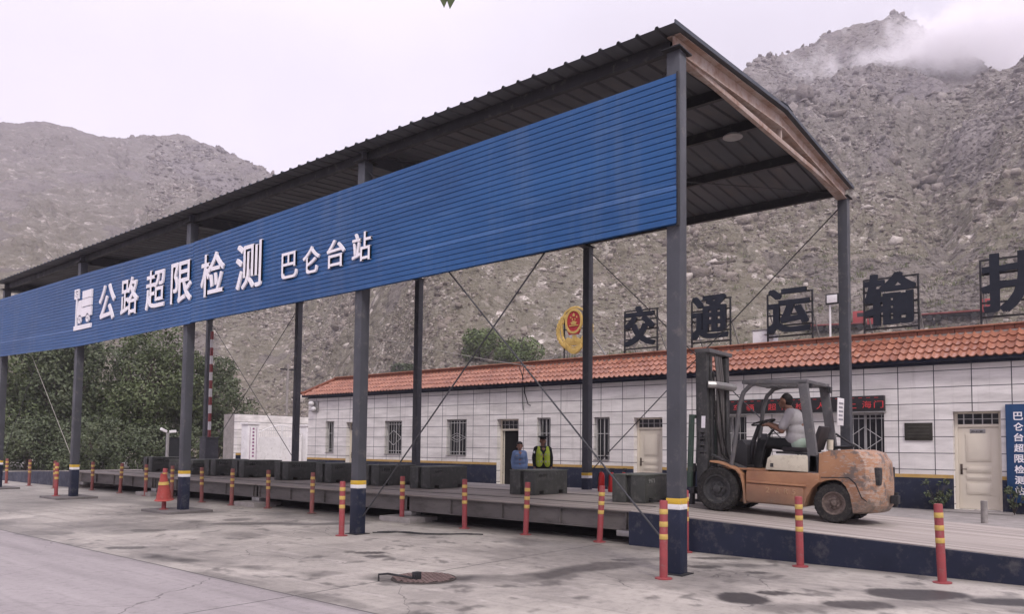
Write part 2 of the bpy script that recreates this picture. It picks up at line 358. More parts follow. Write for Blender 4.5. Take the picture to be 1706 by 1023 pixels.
def build(name, g, mat, parent=None, bevel=0., smooth=True, local=False, seg=2):
    me = bpy.data.meshes.new(name)
    off = np.zeros(3)
    if parent is not None and not local: off = np.array(parent.get('_w', (0, 0, 0)), float)
    me.from_pydata([tuple(np.array(q)-off) for q in g.v], [], g.f)
    for mm in (mat if isinstance(mat, (list, tuple)) else [mat]): me.materials.append(mm)
    if g.m and max(g.m) > 0: me.polygons.foreach_set('material_index', g.m)
    bm = bmesh.new(); bm.from_mesh(me); bmesh.ops.recalc_face_normals(bm, faces=bm.faces)
    if bevel:
        ed = [e for e in bm.edges if len(e.link_faces) == 2 and e.calc_face_angle(0) > R(25)]
        bmesh.ops.bevel(bm, geom=ed, offset=bevel, offset_type='OFFSET', segments=seg, profile=.6, affect='EDGES', clamp_overlap=True)
    bm.to_mesh(me); bm.free()
    if smooth:
        me.polygons.foreach_set('use_smooth', [True]*len(me.polygons)); me.set_sharp_from_angle(angle=R(38))
    o = bpy.data.objects.new(name, me); COL.objects.link(o)
    if parent is not None: o.parent = parent; o['_w'] = tuple(parent.get('_w', (0, 0, 0)))
    return o
def npmesh(name, v, f, mat, parent=None, smooth=False):
    me = bpy.data.meshes.new(name); v = np.asarray(v, np.float32); f = np.asarray(f, np.int32); k = f.shape[1]
    if parent is not None: v = v-np.array(parent.get('_w', (0, 0, 0)), np.float32)
    me.vertices.add(len(v)); me.vertices.foreach_set('co', v.ravel())
    me.loops.add(f.size); me.loops.foreach_set('vertex_index', f.ravel())
    me.polygons.add(len(f)); me.polygons.foreach_set('loop_start', np.arange(0, f.size, k, dtype=np.int32))
    me.polygons.foreach_set('loop_total', np.full(len(f), k, np.int32))
    if smooth: me.polygons.foreach_set('use_smooth', np.ones(len(f), bool))
    me.update(calc_edges=True); me.validate(); me.materials.append(mat)
    o = bpy.data.objects.new(name, me); COL.objects.link(o)
    if parent is not None: o.parent = parent
    return o
def tag(o, label, cat, group=None):
    o['label'] = label; o['category'] = cat
    if group: o['group'] = group
    return o
def thing(name, label, cat, loc=(0, 0, 0), rz=0, group=None):
    o = bpy.data.objects.new(name, None); COL.objects.link(o); o.location = loc; o.rotation_euler = (0, 0, rz)
    o.empty_display_size = .2; o['_w'] = tuple(loc); return tag(o, label, cat, group)
def structure(o, kind='structure'): o['kind'] = kind; return o
def dup(root, loc, rot, label, group):
    r = root.copy(); COL.objects.link(r); r.location = loc; r.rotation_euler = rot; r['label'] = label; r['group'] = group
    for ch in list(root.children):
        c = ch.copy(); COL.objects.link(c); c.parent = r
        for gch in list(ch.children):
            d = gch.copy(); COL.objects.link(d); d.parent = c
    return r
# text: built-in font turned into a mesh, fitted into a box w x h, depth d
TXT = {}
def glyph(ch):
    if ch in TXT: return TXT[ch]
    cu = bpy.data.curves.new('text', 'FONT'); cu.body = ch; cu.size = 1; cu.extrude = .5; cu.resolution_u = 3
    ob = bpy.data.objects.new('text', cu); COL.objects.link(ob)
    dg = bpy.context.evaluated_depsgraph_get(); me = bpy.data.meshes.new_from_object(ob.evaluated_get(dg))
    v = np.array([tuple(q.co) for q in me.vertices]); f = [tuple(p.vertices) for p in me.polygons]
    bpy.data.objects.remove(ob); bpy.data.curves.remove(cu); bpy.data.meshes.remove(me)
    lo, hi = v.min(0), v.max(0); v = (v-lo)/(hi-lo); TXT[ch] = (v, f); return v, f
def text(g, ch, org, ex, ey, w, h, d, bold=.018, heavy=False):
    """org: lower-left corner of the box; ex, ey unit vectors; depth along ex x ey. Weight: strokes widened by shifted copies, each a hair deeper"""
    v, f = glyph(ch); ex = np.array(ex, float); ey = np.array(ey, float); ez = np.cross(ex, ey); n = 8 if bold > .004 else 1
    b = bold if n > 1 else 0.
    for k in range(n):
        dx, dy = [(1, 1), (0, 1), (-1, 1), (-1, 0), (-1, -1), (0, -1), (1, -1), (1, 0)][k]; dx, dy = b*dx, b*dy*(.4 if heavy else 1); dd = d+math.copysign(.0004*k, d)
        g.add([np.array(org)+ex*(b+q[0]*(1-2*b)+dx)*w+ey*(b+q[1]*(1-2*b)+dy)*h+ez*q[2]*dd for q in v], f)
    return g
EXF, EYF = (0, -1, 0), (0, 0, 1)     # writing on faces that look to -X

def vnoise(x, y, seed=0):
    xi = np.floor(x).astype(np.int64); yi = np.floor(y).astype(np.int64); fx = x-xi; fy = y-yi
    fx = fx*fx*fx*(fx*(fx*6-15)+10); fy = fy*fy*fy*(fy*(fy*6-15)+10)
    def h(a, b):
        n = (a*374761393+b*668265263+seed*1442695041) & 0xffffffff
        n = ((n ^ (n >> 13))*1274126177) & 0xffffffff; n = n ^ (n >> 16); return (n & 0xffff)/65535.
    a, b, c, d = h(xi, yi), h(xi+1, yi), h(xi, yi+1), h(xi+1, yi+1)
    return (a*(1-fx)+b*fx)*(1-fy)+(c*(1-fx)+d*fx)*fy
def fbm(x, y, o=5, seed=0, gain=.5):
    s = 0; a = 1; tot = 0
    for i in range(o): s = s+a*vnoise(x*2**i+17.3*i, y*2**i-9.1*i, seed+i); tot += a; a *= gain
    return s/tot
def ridged(x, y, o=5, seed=0, gain=.5):
    s = 0; a = 1; tot = 0
    for i in range(o): s = s+a*(1-abs(2*vnoise(x*2**i+7.7*i, y*2**i+3.3*i, seed+i)-1)); tot += a; a *= gain
    return s/tot

# ------------------------------------------------------------------ ground
def make_ground():
    def axis(a, b, st, far):
        core = list(np.arange(a, b+1e-6, st)); lo = []; x, d = a, st
        while x > -far: d *= 1.5; x -= d; lo.append(x)
        hi = []; x, d = b, st
        while x < far: d *= 1.5; x += d; hi.append(x)
        return np.array(lo[::-1]+core+hi)
    xs = axis(-7.5, 2.4, .055, 2600); ys = axis(-4.2, 13., .06, 2600)
    Xg, Yg = np.meshgrid(xs, ys, indexing='ij'); st = np.zeros_like(Xg)
    e1 = np.array([.63, -.777]); e2 = np.array([.777, .63])
    wx = Xg+.22*(fbm(Xg*1.7, Yg*1.7, 4, 3)-.5); wy = Yg+.22*(fbm(Xg*1.7, Yg*1.7, 4, 9)-.5)
    bm = np.clip((fbm(Xg*1.1, Yg*1.1, 4, 41)-.36)*3.6, 0, 1); bw = .45+1.5*fbm(Xg*.8, Yg*.8, 4, 47)
    def blob(x, y, a, b, s=1.):
        nonlocal st
        u = ((wx-x)*e1[0]+(wy-y)*e1[1])/a; v = ((wx-x)*e2[0]+(wy-y)*e2[1])/b
        st = np.maximum(st, s*np.clip((1.12-np.sqrt(u*u+v*v))*6.0, 0, 1))
    def band(pts, w, s):
        nonlocal st
        for (x0, y0), (x1, y1) in zip(pts, pts[1:]):
            d = np.array([x1-x0, y1-y0]); L = d@d; t = np.clip(((wx-x0)*d[0]+(wy-y0)*d[1])/L, 0, 1)
            q = np.hypot(wx-x0-t*d[0], wy-y0-t*d[1])/(w*bw); st = np.maximum(st, s*bm*np.clip((1.25-q)*1.3, 0, 1))
    for a in [(-.87, -1.21, .24, .27, .85), (-.39, -1.37, .16, .14, .8), (-.43, -2.18, .36, .2, .8), (.55, -2.5, .5, .33, .85), (.73, -3.34, .45, .22, .85),
              (.76, -.04, .25, .14, .75), (.73, -.69, .17, .1, .7), (1.55, .19, .35, .15, .6), (.13, 1.0, .3, .16, .7), (.62, .35, .2, .1, .6), (.5, 1.15, .12, .09, .7),
              (-1.37, 4.05, .2, .12, .75), (-1.45, 3.7, .15, .1, .7), (-.47, 8.87, .55, .25, .6), (-.1, 9.6, .3, .3, .5), (-3.49, 9.68, .5, .3, .5), (-2.14, 8.96, .3, .2, .6),
              (-3.36, 6.96, .3, .15, .6), (-2.35, 2.05, .5, .34, .6), (-1.1, 1.0, .3, .18, .5), (-.9, -.4, .16, .1, .35)]: blob(*a)
    band([(-2.3, 1.95), (-1.8, 1.5), (-1.5, 1.15), (-.8, 1.1), (.2, .9)], .20, .75)
    band([(-3.6, 5.9), (-3.45, 5.2), (-3.1, 4.1), (-2.75, 3.0), (-2.4, 2.2)], .19, .75)
    band([(-3.7, 9.5), (-3.7, 2.3), (-3.72, -3)], .16, .4)
    band([(-.9, 9.9), (-.35, 8.9), (.4, 7.9), (1.2, 7.4)], .22, .6); band([(1.2, 3.4), (.5, 1.6), (.9, .2), (1.5, -1.2)], .22, .55); band([(-1.2, -1.6), (-.2, -2.4), (.9, -3.3)], .2, .45)
    amb = np.clip((fbm(Xg*.5, Yg*.5, 5, 21)-.52)*2.6, 0, .30)*(Xg > -3.8); st = np.maximum(st, amb)
    near = np.clip((Xg-1.55)/.5, 0, 1)*(Xg < 2.5)*(Yg > -4)*(Yg < 24)*.45; st = np.maximum(st, near)  # even darker strip along the foot of the deck and ramp
    drop = np.clip((fbm(Xg*4, Yg*4, 4, 33)-.70)*12, 0, .5)*(Xg > -3.8)*(Yg < 13); st = np.maximum(st, drop)
    Zg = .012*(fbm(Xg*.4, Yg*.4, 3, 5)-.5)*(np.hypot(Xg, Yg) < 60)-.0
    n, m = Xg.shape; idx = np.arange(n*m).reshape(n, m)
    f = np.stack([idx[:-1, :-1], idx[1:, :-1], idx[1:, 1:], idx[:-1, 1:]], -1).reshape(-1, 4)
    o = npmesh('ground', np.stack([Xg, Yg, Zg], -1).reshape(-1, 3), f, groundm, smooth=True)
    at = o.data.attributes.new('stain', 'FLOAT', 'POINT'); at.data.foreach_set('value', st.ravel().astype(np.float32))
    structure(o)
make_ground()

# ------------------------------------------------------------------ mountains
RIDGE = np.array([(100, .22), (85.02, .277), (80.17, .311), (74.51, .3578), (72.61, .3644), (70.62, .3687), (69.23, .3672), (67.82, .3698), (66.01, .3786), (64.13, .3874),
    (62.57, .3803), (60.97, .3736), (59.33, .3633), (57.86, .3505), (55.12, .352), (47.18, .39), (33.35, .4456), (24.34, .4711), (21.96, .4916), (20.47, .5044), (18.4, .507),
    (15.96, .5229), (14.39, .5299), (12.85, .5265), (10.64, .5121), (8.52, .4889), (6.84, .4614), (5.54, .4375), (5.02, .4391), (2.09, .4335), (-3.46, .4198), (-20, .36), (-40, .3)])[::-1]
def terrain_z(th, d):
    """height at azimuth th (degrees) and distance d round the forecourt"""
    tr = np.interp(th, RIDGE[:, 0], RIDGE[:, 1])-.006-.009*np.clip((45-th)/15., 0, 1)
    lf = np.clip((th-44)/14., 0, 1); lf = lf*lf*(3-2*lf)
    d0 = 50+22*lf; ds = 112+78*lf; zs = 10.5-2.5*lf; sl = .66-.03*lf
    Dr = (sl*ds-zs+1.5)/(sl-tr); zr = tr*Dr+1.5
    t = (d-ds)/(Dr-ds)
    foot = zs*np.clip((d-d0)/(ds-d0), 0, 1)**1.3
    base = np.where(d < ds, foot, zs+sl*(d-ds))
    base = np.where(d > Dr, zr-(d-Dr)*.4, base)
    x = d*np.cos(np.radians(th)); y = d*np.sin(np.radians(th))
    spur = np.exp(-((th-2.5)/5.5)**2)*np.exp(-((d-205)/50.)**2)+.5*np.exp(-((th-24)/5.)**2)*np.exp(-((d-175)/40.)**2)+.4*np.exp(-((th-38)/6.)**2)*np.exp(-((d-190)/45.)**2)
    base = base+13*spur-8*np.exp(-((th-10.5-(d-200)*.015)/1.5)**2)*np.clip((d-125)/60, 0, 1)*np.clip((360-d)/110, 0, 1)
    amp = np.clip((d-ds+8)/130., 0, 1)
    u = th*.55+2.2*(fbm(x/70., y/70., 3, 44)-.5)
    def mf(x, y, o, seed, gain=.55):
        r_ = 0; w_ = 1.; amp_ = 1.; tot = 0.
        for i in range(o):
            q = (1-abs(2*vnoise(x*2**i+7.7*i, y*2**i+3.3*i, seed+i)-1))**2; r_ = r_+amp_*q*w_; tot += amp_; w_ = np.clip(q*1.8, .15, 1); amp_ *= gain
        return r_/tot
    gull = (ridged(u*.6, d/300., 3, 5)-.62)
    big = mf(x/110.+.5*fbm(x/50., y/50., 2, 7), y/110., 5, 1)-.30
    mid = mf(x/30.+.4*fbm(x/12., y/12., 2, 8), y/30., 4, 11)-.30
    small = mf(x/9., y/9., 4, 31, .6)-.30; tiny = mf(x/2.8, y/2.8, 2, 61)-.3
    crag = np.clip(fbm(x/55., y/55., 3, 81)-.42, 0, .3)*3.6; crag2 = np.clip(fbm(x/14., y/14., 3, 91)-.45, 0, .3)*4
    ridgefade = 1-.75*np.exp(-((t-1)/.12)**2); a3 = np.clip(amp*3, 0, 1)
    out = 0.
    for (tb, db, rb, hb) in ((23.1, 168, 6., 5.5), (24.6, 150, 5., 4.), (21.3, 146, 4., 2.6), (27.2, 160, 5., 3.5), (16.5, 190, 6., 4.), (33., 165, 6., 4.), (45, 175, 7., 4.5), (52, 190, 7, 4.), (7., 170, 5., 3.)):
        bx, by = db*math.cos(R(tb)), db*math.sin(R(tb)); q = np.hypot(x-bx, (y-by))/rb+.5*(mf(x/5., y/5., 3, 77)-.4)
        out = out+hb*np.clip(1.5-1.5*q, 0, 1)**.7
    z = base+amp*ridgefade*(6*gull+30*big*(1-.45*lf)+13*mid*(.3+crag)*(1-.4*lf))+a3*(4.2*small*(.25+crag2)+1.6*tiny*(.3+crag2))+out
    z = np.where(d < d0+8, np.minimum(z, -.4+.12*np.clip(d-d0, 0, 8)), z)
    return z
def terr(th, d): return float(terrain_z(np.array([float(th)]), np.array([float(d)]))[0])
def make_mountain():
    th = np.concatenate([np.arange(-40, 2, .8), np.arange(2, 80, .095), np.arange(80, 101, .8)])
    d = np.concatenate([np.geomspace(45, 112, 60), np.geomspace(112.6, 600, 520), np.geomspace(612, 1100, 12)])
    T, D = np.meshgrid(th, d, indexing='ij'); Z = terrain_z(T, D)
    Xg = CAM[0]+D*np.cos(np.radians(T)); Yg = CAM[1]+D*np.sin(np.radians(T))
    n, m = T.shape; idx = np.arange(n*m).reshape(n, m)
    f = np.stack([idx[:-1, :-1], idx[:-1, 1:], idx[1:, 1:], idx[1:, :-1]], -1).reshape(-1, 4)
    structure(npmesh('mountain', np.stack([Xg, Yg, Z], -1).reshape(-1, 3), f, terrainm, smooth=False))
make_mountain()
def rock_mat():
    m, t, b = newmat('loose_hillside_rock'); g = nd(t, 'NewGeometry')
    c = mixc(t, g.outputs['Random Per Island'], (.13, .106, .084), (.37, .318, .272))
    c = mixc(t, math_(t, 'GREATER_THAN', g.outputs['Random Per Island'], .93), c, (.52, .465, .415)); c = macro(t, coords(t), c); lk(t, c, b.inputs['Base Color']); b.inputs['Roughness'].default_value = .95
    bump(t, b, noise(t, coords(t), 1.1, 5, .7), 1.0, .9); return m
def scatter_rocks():
    rg = np.random.default_rng(12); n = 150000
    th = rg.uniform(2, 66, n); d = 108+(rg.random(n)**1.25)*330; dens = fbm(th*.35, d/22., 4, 55)
    keep = rg.random(n) < np.clip((dens-.30)*3.4, .15, 1); th, d = th[keep], d[keep]; n = len(th); z = terrain_z(th, d)
    ph = (1+5**.5)/2; ico = np.array([(-1, ph, 0), (1, ph, 0), (-1, -ph, 0), (1, -ph, 0), (0, -1, ph), (0, 1, ph), (0, -1, -ph), (0, 1, -ph), (ph, 0, -1), (ph, 0, 1), (-ph, 0, -1), (-ph, 0, 1)])/1.9
    F = np.array([(0, 11, 5), (0, 5, 1), (0, 1, 7), (0, 7, 10), (0, 10, 11), (1, 5, 9), (5, 11, 4), (11, 10, 2), (10, 7, 6), (7, 1, 8), (3, 9, 4), (3, 4, 2), (3, 2, 6), (3, 6, 8), (3, 8, 9), (4, 9, 5), (2, 4, 11), (6, 2, 10), (8, 6, 7), (9, 8, 1)])
    oc = []      # bedrock outcrops: tight clusters of big blocks
    for (tb, db, rb, nb) in ((23.1, 160, 5.5, 46), (24.8, 142, 5., 40), (21.3, 139, 3.5, 20), (27.2, 152, 4.5, 24), (16.5, 178, 6., 36), (33, 158, 6., 34), (11.2, 215, 9., 60), (10.2, 180, 4., 22), (45, 170, 7., 40), (52, 196, 7., 36), (38, 200, 9., 40), (6.5, 165, 5., 24), (19., 240, 12., 60), (14, 270, 12., 60), (62, 300, 16., 60), (58, 330, 14., 50)):
        for _ in range(nb): oc.append((tb+rg.normal()*math.degrees(rb/db)*.55, db+rg.normal()*rb*.5, rb*rg.uniform(.05, .20)+.25))
    oc = np.array(oc); th = np.concatenate([th, oc[:, 0]]); d = np.concatenate([d, oc[:, 1]]); n0_ = n; n = len(th); z = terrain_z(th, d)
    s = np.clip(np.exp(rg.normal(-1.62, .52, n))*(d/150.)**.9, .1, 1.5); s[n0_:] = oc[:, 2]
    sh = rg.uniform(.45, 1.35, (n, 12, 1)); ax = rg.uniform(.55, 1.5, (n, 1, 3))*np.array([1.1, 1.1, .9])
    ang = rg.uniform(0, 6.28, n); ca, sa = np.cos(ang)[:, None], np.sin(ang)[:, None]
    v = ico[None]*sh*ax*s[:, None, None]; x = v[..., 0]*ca-v[..., 1]*sa; y = v[..., 0]*sa+v[..., 1]*ca
    P = np.stack([CAM[0]+(d*np.cos(np.radians(th)))[:, None]+x, CAM[1]+(d*np.sin(np.radians(th)))[:, None]+y, (z-s*.02)[:, None]+v[..., 2]], -1).reshape(-1, 3)
    f = (F[None]+(np.arange(n)*12)[:, None, None]).reshape(-1, 3)
    structure(npmesh('rock_rubble', P, f, rock_mat()), 'stuff')
scatter_rocks()
def at_view(th, tan):
    """first spot on the mountainside seen from the forecourt at azimuth th and slope tan"""
    d = np.arange(55, 600, .5); z = terrain_z(np.full_like(d, th), d); k = np.argmax((z-CAM[2])/d >= tan)
    return CAM[0]+d[k]*math.cos(R(th)), CAM[1]+d[k]*math.sin(R(th)), float(z[k]), d[k]

# ------------------------------------------------------------------ canopy over the weighbridge
BAY, CW = 6.0, 6.9
def roof_z(x): return 6.635+(.27*(1-abs(x-CW/2)/(CW/2+.0)))     # underside of the sheets
def make_canopy():
    cp = thing('weighbridge_canopy', 'long grey steel weighbridge canopy with blue lettered fascia and low gable roof', 'canopy', (0, 0, 0))
    def post(x, y, top):
        p = build('post', G().box(x-.09, x+.09, y-.09, y+.09, .905, top), post_grey, cp, .008)
        build('yellow_band', G().box(x-.094, x+.094, y-.094, y+.094, .835, .905), yellow, p, .004)
        build('white_band', G().box(x-.094, x+.094, y-.094, y+.094, .772, .835), white, p, .004)
        build('painted_foot', G().box(x-.093, x+.093, y-.093, y+.093, .012, .772), navy, p, .006)
        build('base_plate', G().box(x-.15, x+.15, y-.15, y+.15, 0., .012), dark, p, .003)
        build('cap_plate', G().box(x-.17, x+.17, y-.13, y+.13, top, top+.018), dark, p, .003)
    for k in range(5): post(0, k*BAY, 6.42)
    for k in range(5): post(CW, k*BAY, 6.42)
    # rafters: box girders that follow the gable
    for k in range(5):
        y = k*BAY; g = G(); h = .26
        xs = [-.08, CW/2, CW+.08]; zt = [6.625, 6.885, 6.625]
        for a in (0, 1):
            poly = [(xs[a], zt[a]-h), (xs[a+1], zt[a+1]-h), (xs[a+1], zt[a+1]), (xs[a], zt[a])]
            g.prism(poly, 1, y-.012, y+.012)
            for zz in (0, -h+.014):
                g.add([(xs[a], y-.09, zt[a]+zz), (xs[a], y+.09, zt[a]+zz), (xs[a+1], y+.09, zt[a+1]+zz), (xs[a+1], y-.09, zt[a+1]+zz),
                       (xs[a], y-.09, zt[a]+zz-.014), (xs[a], y+.09, zt[a]+zz-.014), (xs[a+1], y+.09, zt[a+1]+zz-.014), (xs[a+1], y-.09, zt[a+1]+zz-.014)],
                      [(0, 1, 2, 3), (7, 6, 5, 4), (0, 4, 5, 1), (1, 5, 6, 2), (2, 6, 7, 3), (3, 7, 4, 0)])
        build('rafter', g, rust_beam if k == 0 else post_grey, cp, smooth=False)
        if k in (0, 4):
            build('tie_beam', G().bar((.12, y-.02, 6.40), (CW-.12, y-.02, 6.45), .07, .075), rust_beam if k == 0 else silver, cp, .006)
            build('king_post', G().bar((CW/2, y-.02, 6.46), (CW/2, y-.02, 6.68), .06, .06), rust_beam if k == 0 else post_grey, cp, .004)
    # purlins
    for x in (.06, 1.9, 3.45, 5.0, 6.84):
        z = roof_z(x)-.006
        g = G().box(x-.04, x+.04, .095, 23.9, z-.16, z)
        build('purlin', g, dark, cp, smooth=False)
    # roof sheets with trapezoid ribs running down the slope
    g = G(); ys = []; zo = []
    y = -.14; pitch = .275
    while y < 24.2:
        for dy, dz in ((0, 0), (.215, 0), (.23, .034), (.258, .034)): ys.append(y+dy); zo.append(dz)
        y += pitch
    ys = np.array(ys); zo = np.array(zo)
    for x0, x1 in ((-.32, CW/2), (CW/2, CW+.17)):
        def zz(x): return roof_z(x)+.012
        v = [(x0, a, zz(x0)+b) for a, b in zip(ys, zo)]+[(x1, a, zz(x1)+b) for a, b in zip(ys, zo)]; n = len(ys)
        vt = [(q[0], q[1], q[2]+.006) for q in v]
        g.mi = 1; g.add(v, [(i, n+i, n+i+1, i+1) for i in range(n-1)])
        g.mi = 0; g.add(vt, [(i, i+1, n+i+1, n+i) for i in range(n-1)])
        ends = [0, n-1]
    g.mi = 0
    o = build('roof_sheet', g, [roof_blue, under], cp, smooth=False)
    # ridge capping and eave trim
    build('ridge_cap', G().prism([(CW/2-.25, roof_z(CW/2-.25)+.08), (CW/2, roof_z(CW/2)+.10), (CW/2+.25, roof_z(CW/2+.25)+.08), (CW/2, roof_z(CW/2)+.088)], 1, -.15, 24.2), roof_blue, cp, smooth=False)
    g = G()
    for x0, x1 in ((-.32, CW/2), (CW/2, CW+.17)):
        g.add([(x0, -.155, roof_z(x0)-.0), (x1, -.155, roof_z(x1)-.0), (x1, -.155, roof_z(x1)+.055), (x0, -.155, roof_z(x0)+.055),
               (x0, -.138, roof_z(x0)-.0), (x1, -.138, roof_z(x1)-.0), (x1, -.138, roof_z(x1)+.055), (x0, -.138, roof_z(x0)+.055)],
              [(0, 1, 2, 3), (7, 6, 5, 4), (0, 4, 5, 1), (1, 5, 6, 2), (2, 6, 7, 3), (3, 7, 4, 0)])
    build('verge_trim', g, roof_blue, cp, smooth=False)
    # fascia: ribbed blue sheet hung on the front posts, sagging a little between its joints
    st = [-.08, 5.7, 11.65, 17.7, 24.25]; zb = [4.22, 4.15, 4.14, 4.10, 4.25]; zt = [6.10, 6.02, 5.94, 6.06, 6.13]
    Y = sorted(set(list(np.linspace(-.08, 24.25, 30))+[11.64, 11.66]))
    nr = 23; prof = []
    for i in range(nr):
        a = i/nr; p = 1/nr
        prof += [(a, 0.), (a+p*.05, .017), (a+p*.93, .012), (a+p*.97, 0.)]
    prof.append((1., 0.))
    v = []
    for y in Y:
        b = np.interp(y, st, zb); t = np.interp(y, st, zt); sh = .004 if y > 11.65 else 0
        b -= sh*5; t += -sh*6
        for a, dx in prof: v.append((-.125-dx-(.022 if a < .24 else 0)-sh, y, b+a*(t-b)))
    n = len(prof); f = [(i*n+k, i*n+k+1, (i+1)*n+k+1, (i+1)*n+k) for i in range(len(Y)-1) for k in range(n-1)]
    g = G().add(v, f)
    vb = [(-.110, y, np.interp(y, st, zb)) for y in Y]+[(-.110, y, np.interp(y, st, zt)) for y in Y]; q = len(Y)
    g.add(vb, [(i, q+i, q+i+1, i+1) for i in range(q-1)])
    fa = build('fascia_panel', g, fascia, cp, smooth=False)
    build('edge_trim', G().box(-.155, -.10, -.10, -.075, 4.2, 6.11), dark, fa, .003)
    # white letters stand off the sheet
    def word(chars, cen, w, h):
        for c, y, z in zip(chars, cen[0], cen[1]):
            build('sign_letter', text(G(), c, (-.15, y+w/2, z-h/2), EXF, EYF, w, h, .03, .012), signwhite, fa, smooth=False)
    word('公路超限检测', ([15.94, 14.66, 13.33, 12.1, 10.76, 9.36], [5.08, 5.085, 5.09, 5.10, 5.09, 5.07]), .93, .93)
    word('巴仑台站', ([7.95, 7.27, 6.55, 5.84], [4.875, 4.875, 4.88, 4.885]), .50, .50)
    # weighing pictogram: truck under an arrow board, on a platform
    px = -.15
    def yz(u, w): return (17.98-u*1.12, 4.52+w*1.1)
    def plate(poly, g): g.prism([yz(*q) for q in poly], 0, px-.04, px); return g
    g = G()
    plate([(.02, 0), (1., 0), (1., .11), (.02, .11)], g)
    plate([(.10, .11), (.155, .11), (.155, .78), (.10, .78)], g)
    for r in ([(.0, .78), (.24, .78), (.24, .82), (.0, .82)], [(.0, .98), (.24, .98), (.24, 1.02), (.0, 1.02)], [(.0, .82), (.04, .82), (.04, .98), (.0, .98)], [(.2, .82), (.24, .82), (.24, .98), (.2, .98)],
              [(.10, .84), (.14, .84), (.14, .93), (.10, .93)], [(.06, .91), (.18, .91), (.12, .96)]): plate(r, g)
    plate([(.20, .30), (.20, .52), (.28, .72), (.44, .72), (.44, .52), (1., .52), (1., .30), (.9, .30), (.84, .36), (.76, .36), (.70, .30), (.44, .30), (.40, .36), (.30, .36), (.26, .30)], g)
    for cx_ in (.34, .80):
        ring = []
        for k in range(20): th = 2*math.pi*k/20; ring.append((cx_+.085*math.cos(th), .235+.085*math.sin(th)))
        inn = [(cx_+(a-cx_)*.5, .235+(b-.235)*.5) for a, b in ring]
        for k in range(20): k2 = (k+1) % 20; plate([ring[k], ring[k2], inn[k2], inn[k]], g)
    for i in range(2):
        for j in range(3): a = .475+j*.178; b = .545+i*.20; plate([(a, b), (a+.168, b), (a+.168, b+.185), (a, b+.185)], g)
    build('truck_pictogram', g, signwhite, fa, smooth=False)
    # bracing rods
    def rod(a, b, m=rodm, r=.012): build('brace_rod', G().tube([a, b], r, 6), m, cp)
    for x in (0, CW):
        rod((x, .1, .3 if x == 0 else .6), (x, BAY-.1, 6.25)); rod((x+.03, .1, 6.25), (x+.03, BAY-.1, .3 if x == 0 else .95))
    rod((CW, 3*BAY, 6.25), (CW, 4*BAY-.1, 1.0)); rod((CW+.03, 4*BAY-.1, 6.25), (CW+.03, 3*BAY+.1, 1.0))
    rod((0.02, 3*BAY+.1, .95), (0.02, 4*BAY-.1, 6.2), thinrod, .009); rod((.05, 3*BAY+1.2, 6.2), (.05, 4*BAY-.1, .9), rodm, .010)
    # crossed rods under the roof of the first bay
    rod((.1, .1, 6.5), (CW-.1, BAY-.1, 6.5), rodm, .009); rod((CW-.1, .1, 6.52), (.1, BAY-.1, 6.52), rodm, .009)
make_canopy()
lampo = thing('canopy_lamp', 'round shallow pendant lamp hanging under the canopy roof', 'lamp', (2.95, .55, 6.50))
build('lamp_shade', G().lathe([(.0, 0.02), (.10, .02), (.15, -.01), (.155, -.03), (.14, -.03), (.08, -.015), (.0, -.012)], (2.95, .55, 6.5), 2, 20), silver, lampo)
build('hanger', G().cyl((2.95, .55, 6.52), (2.95, .55, 6.66), .012, 8), dark, lampo)

# ------------------------------------------------------------------ weighbridge deck, ramps, side platform
DX0, DX1, DZ = 2.06, 5.5, .53
def make_deck():
    wb = thing('weighbridge', 'long raised steel weighbridge platform with dusty plates under the canopy', 'weighbridge', (0, 0, 0))
    secs = [(1.86, 7.04), (7.08, 12.48), (12.52, 17.80), (17.84, 23.1)]
    for y0, y1 in secs:
        build('deck_plate', G().box(DX0, DX1, y0, y1, DZ-.022, DZ), deckm, wb, .003)
        g = G()
        for x in (DX0+.06, DX1-.06):
            g.box(x-.008, x+.008, y0+.02, y1-.02, .22, DZ-.04)
            g.box(x-.06, x+.06, y0+.02, y1-.02, DZ-.04, DZ-.023); g.box(x-.06, x+.06, y0+.02, y1-.02, .205, .22)
            for q in np.arange(y0+.1, y1, 1.29): g.box(x-.055, x+.055, q, q+.012, .2205, DZ-.0405)
        for q in np.linspace(y0+.4, y1-.4, 6): g.box(DX0+.13, DX1-.13, q, q+.1, .24, DZ-.045)
        build('side_beam', g, beamm, wb, smooth=False)
    for y in (1.98, 7.06, 12.5, 17.82, 22.95):
        for x in (DX0+.13, DX1-.13):
            build('load_cell_support', G().box(x-.13, x+.13, y-.16, y+.16, .11, .20).box(x-.05, x+.05, y-.2, y+.2, .14, .18), silver, wb, .008)
    rl = G()
    for x in (2.9, 4.7): rl.box(x-.02, x+.02, 1.9, 23.0, DZ+.001, DZ+.012)
    build('guide_strip', rl, beamm, wb, smooth=False)
make_deck()
def pier(y):
    structure(build('ground_footing', G().box(1.75, 2.5, y-.45, y+.45, -.05, .105), concrete, None, .015))
for y in (7.06, 12.5, 17.82): pier(y)
structure(build('ground_under_deck', G().box(2.35, 5.4, 1.95, 22.9, .004, .02), M('under_deck_dark', (.035, .032, .030), .95), None, smooth=False))  # flat near-black sheet on the ground below the deck
def rampz(y): return .452+.0415*y if y < 1.82 else DZ
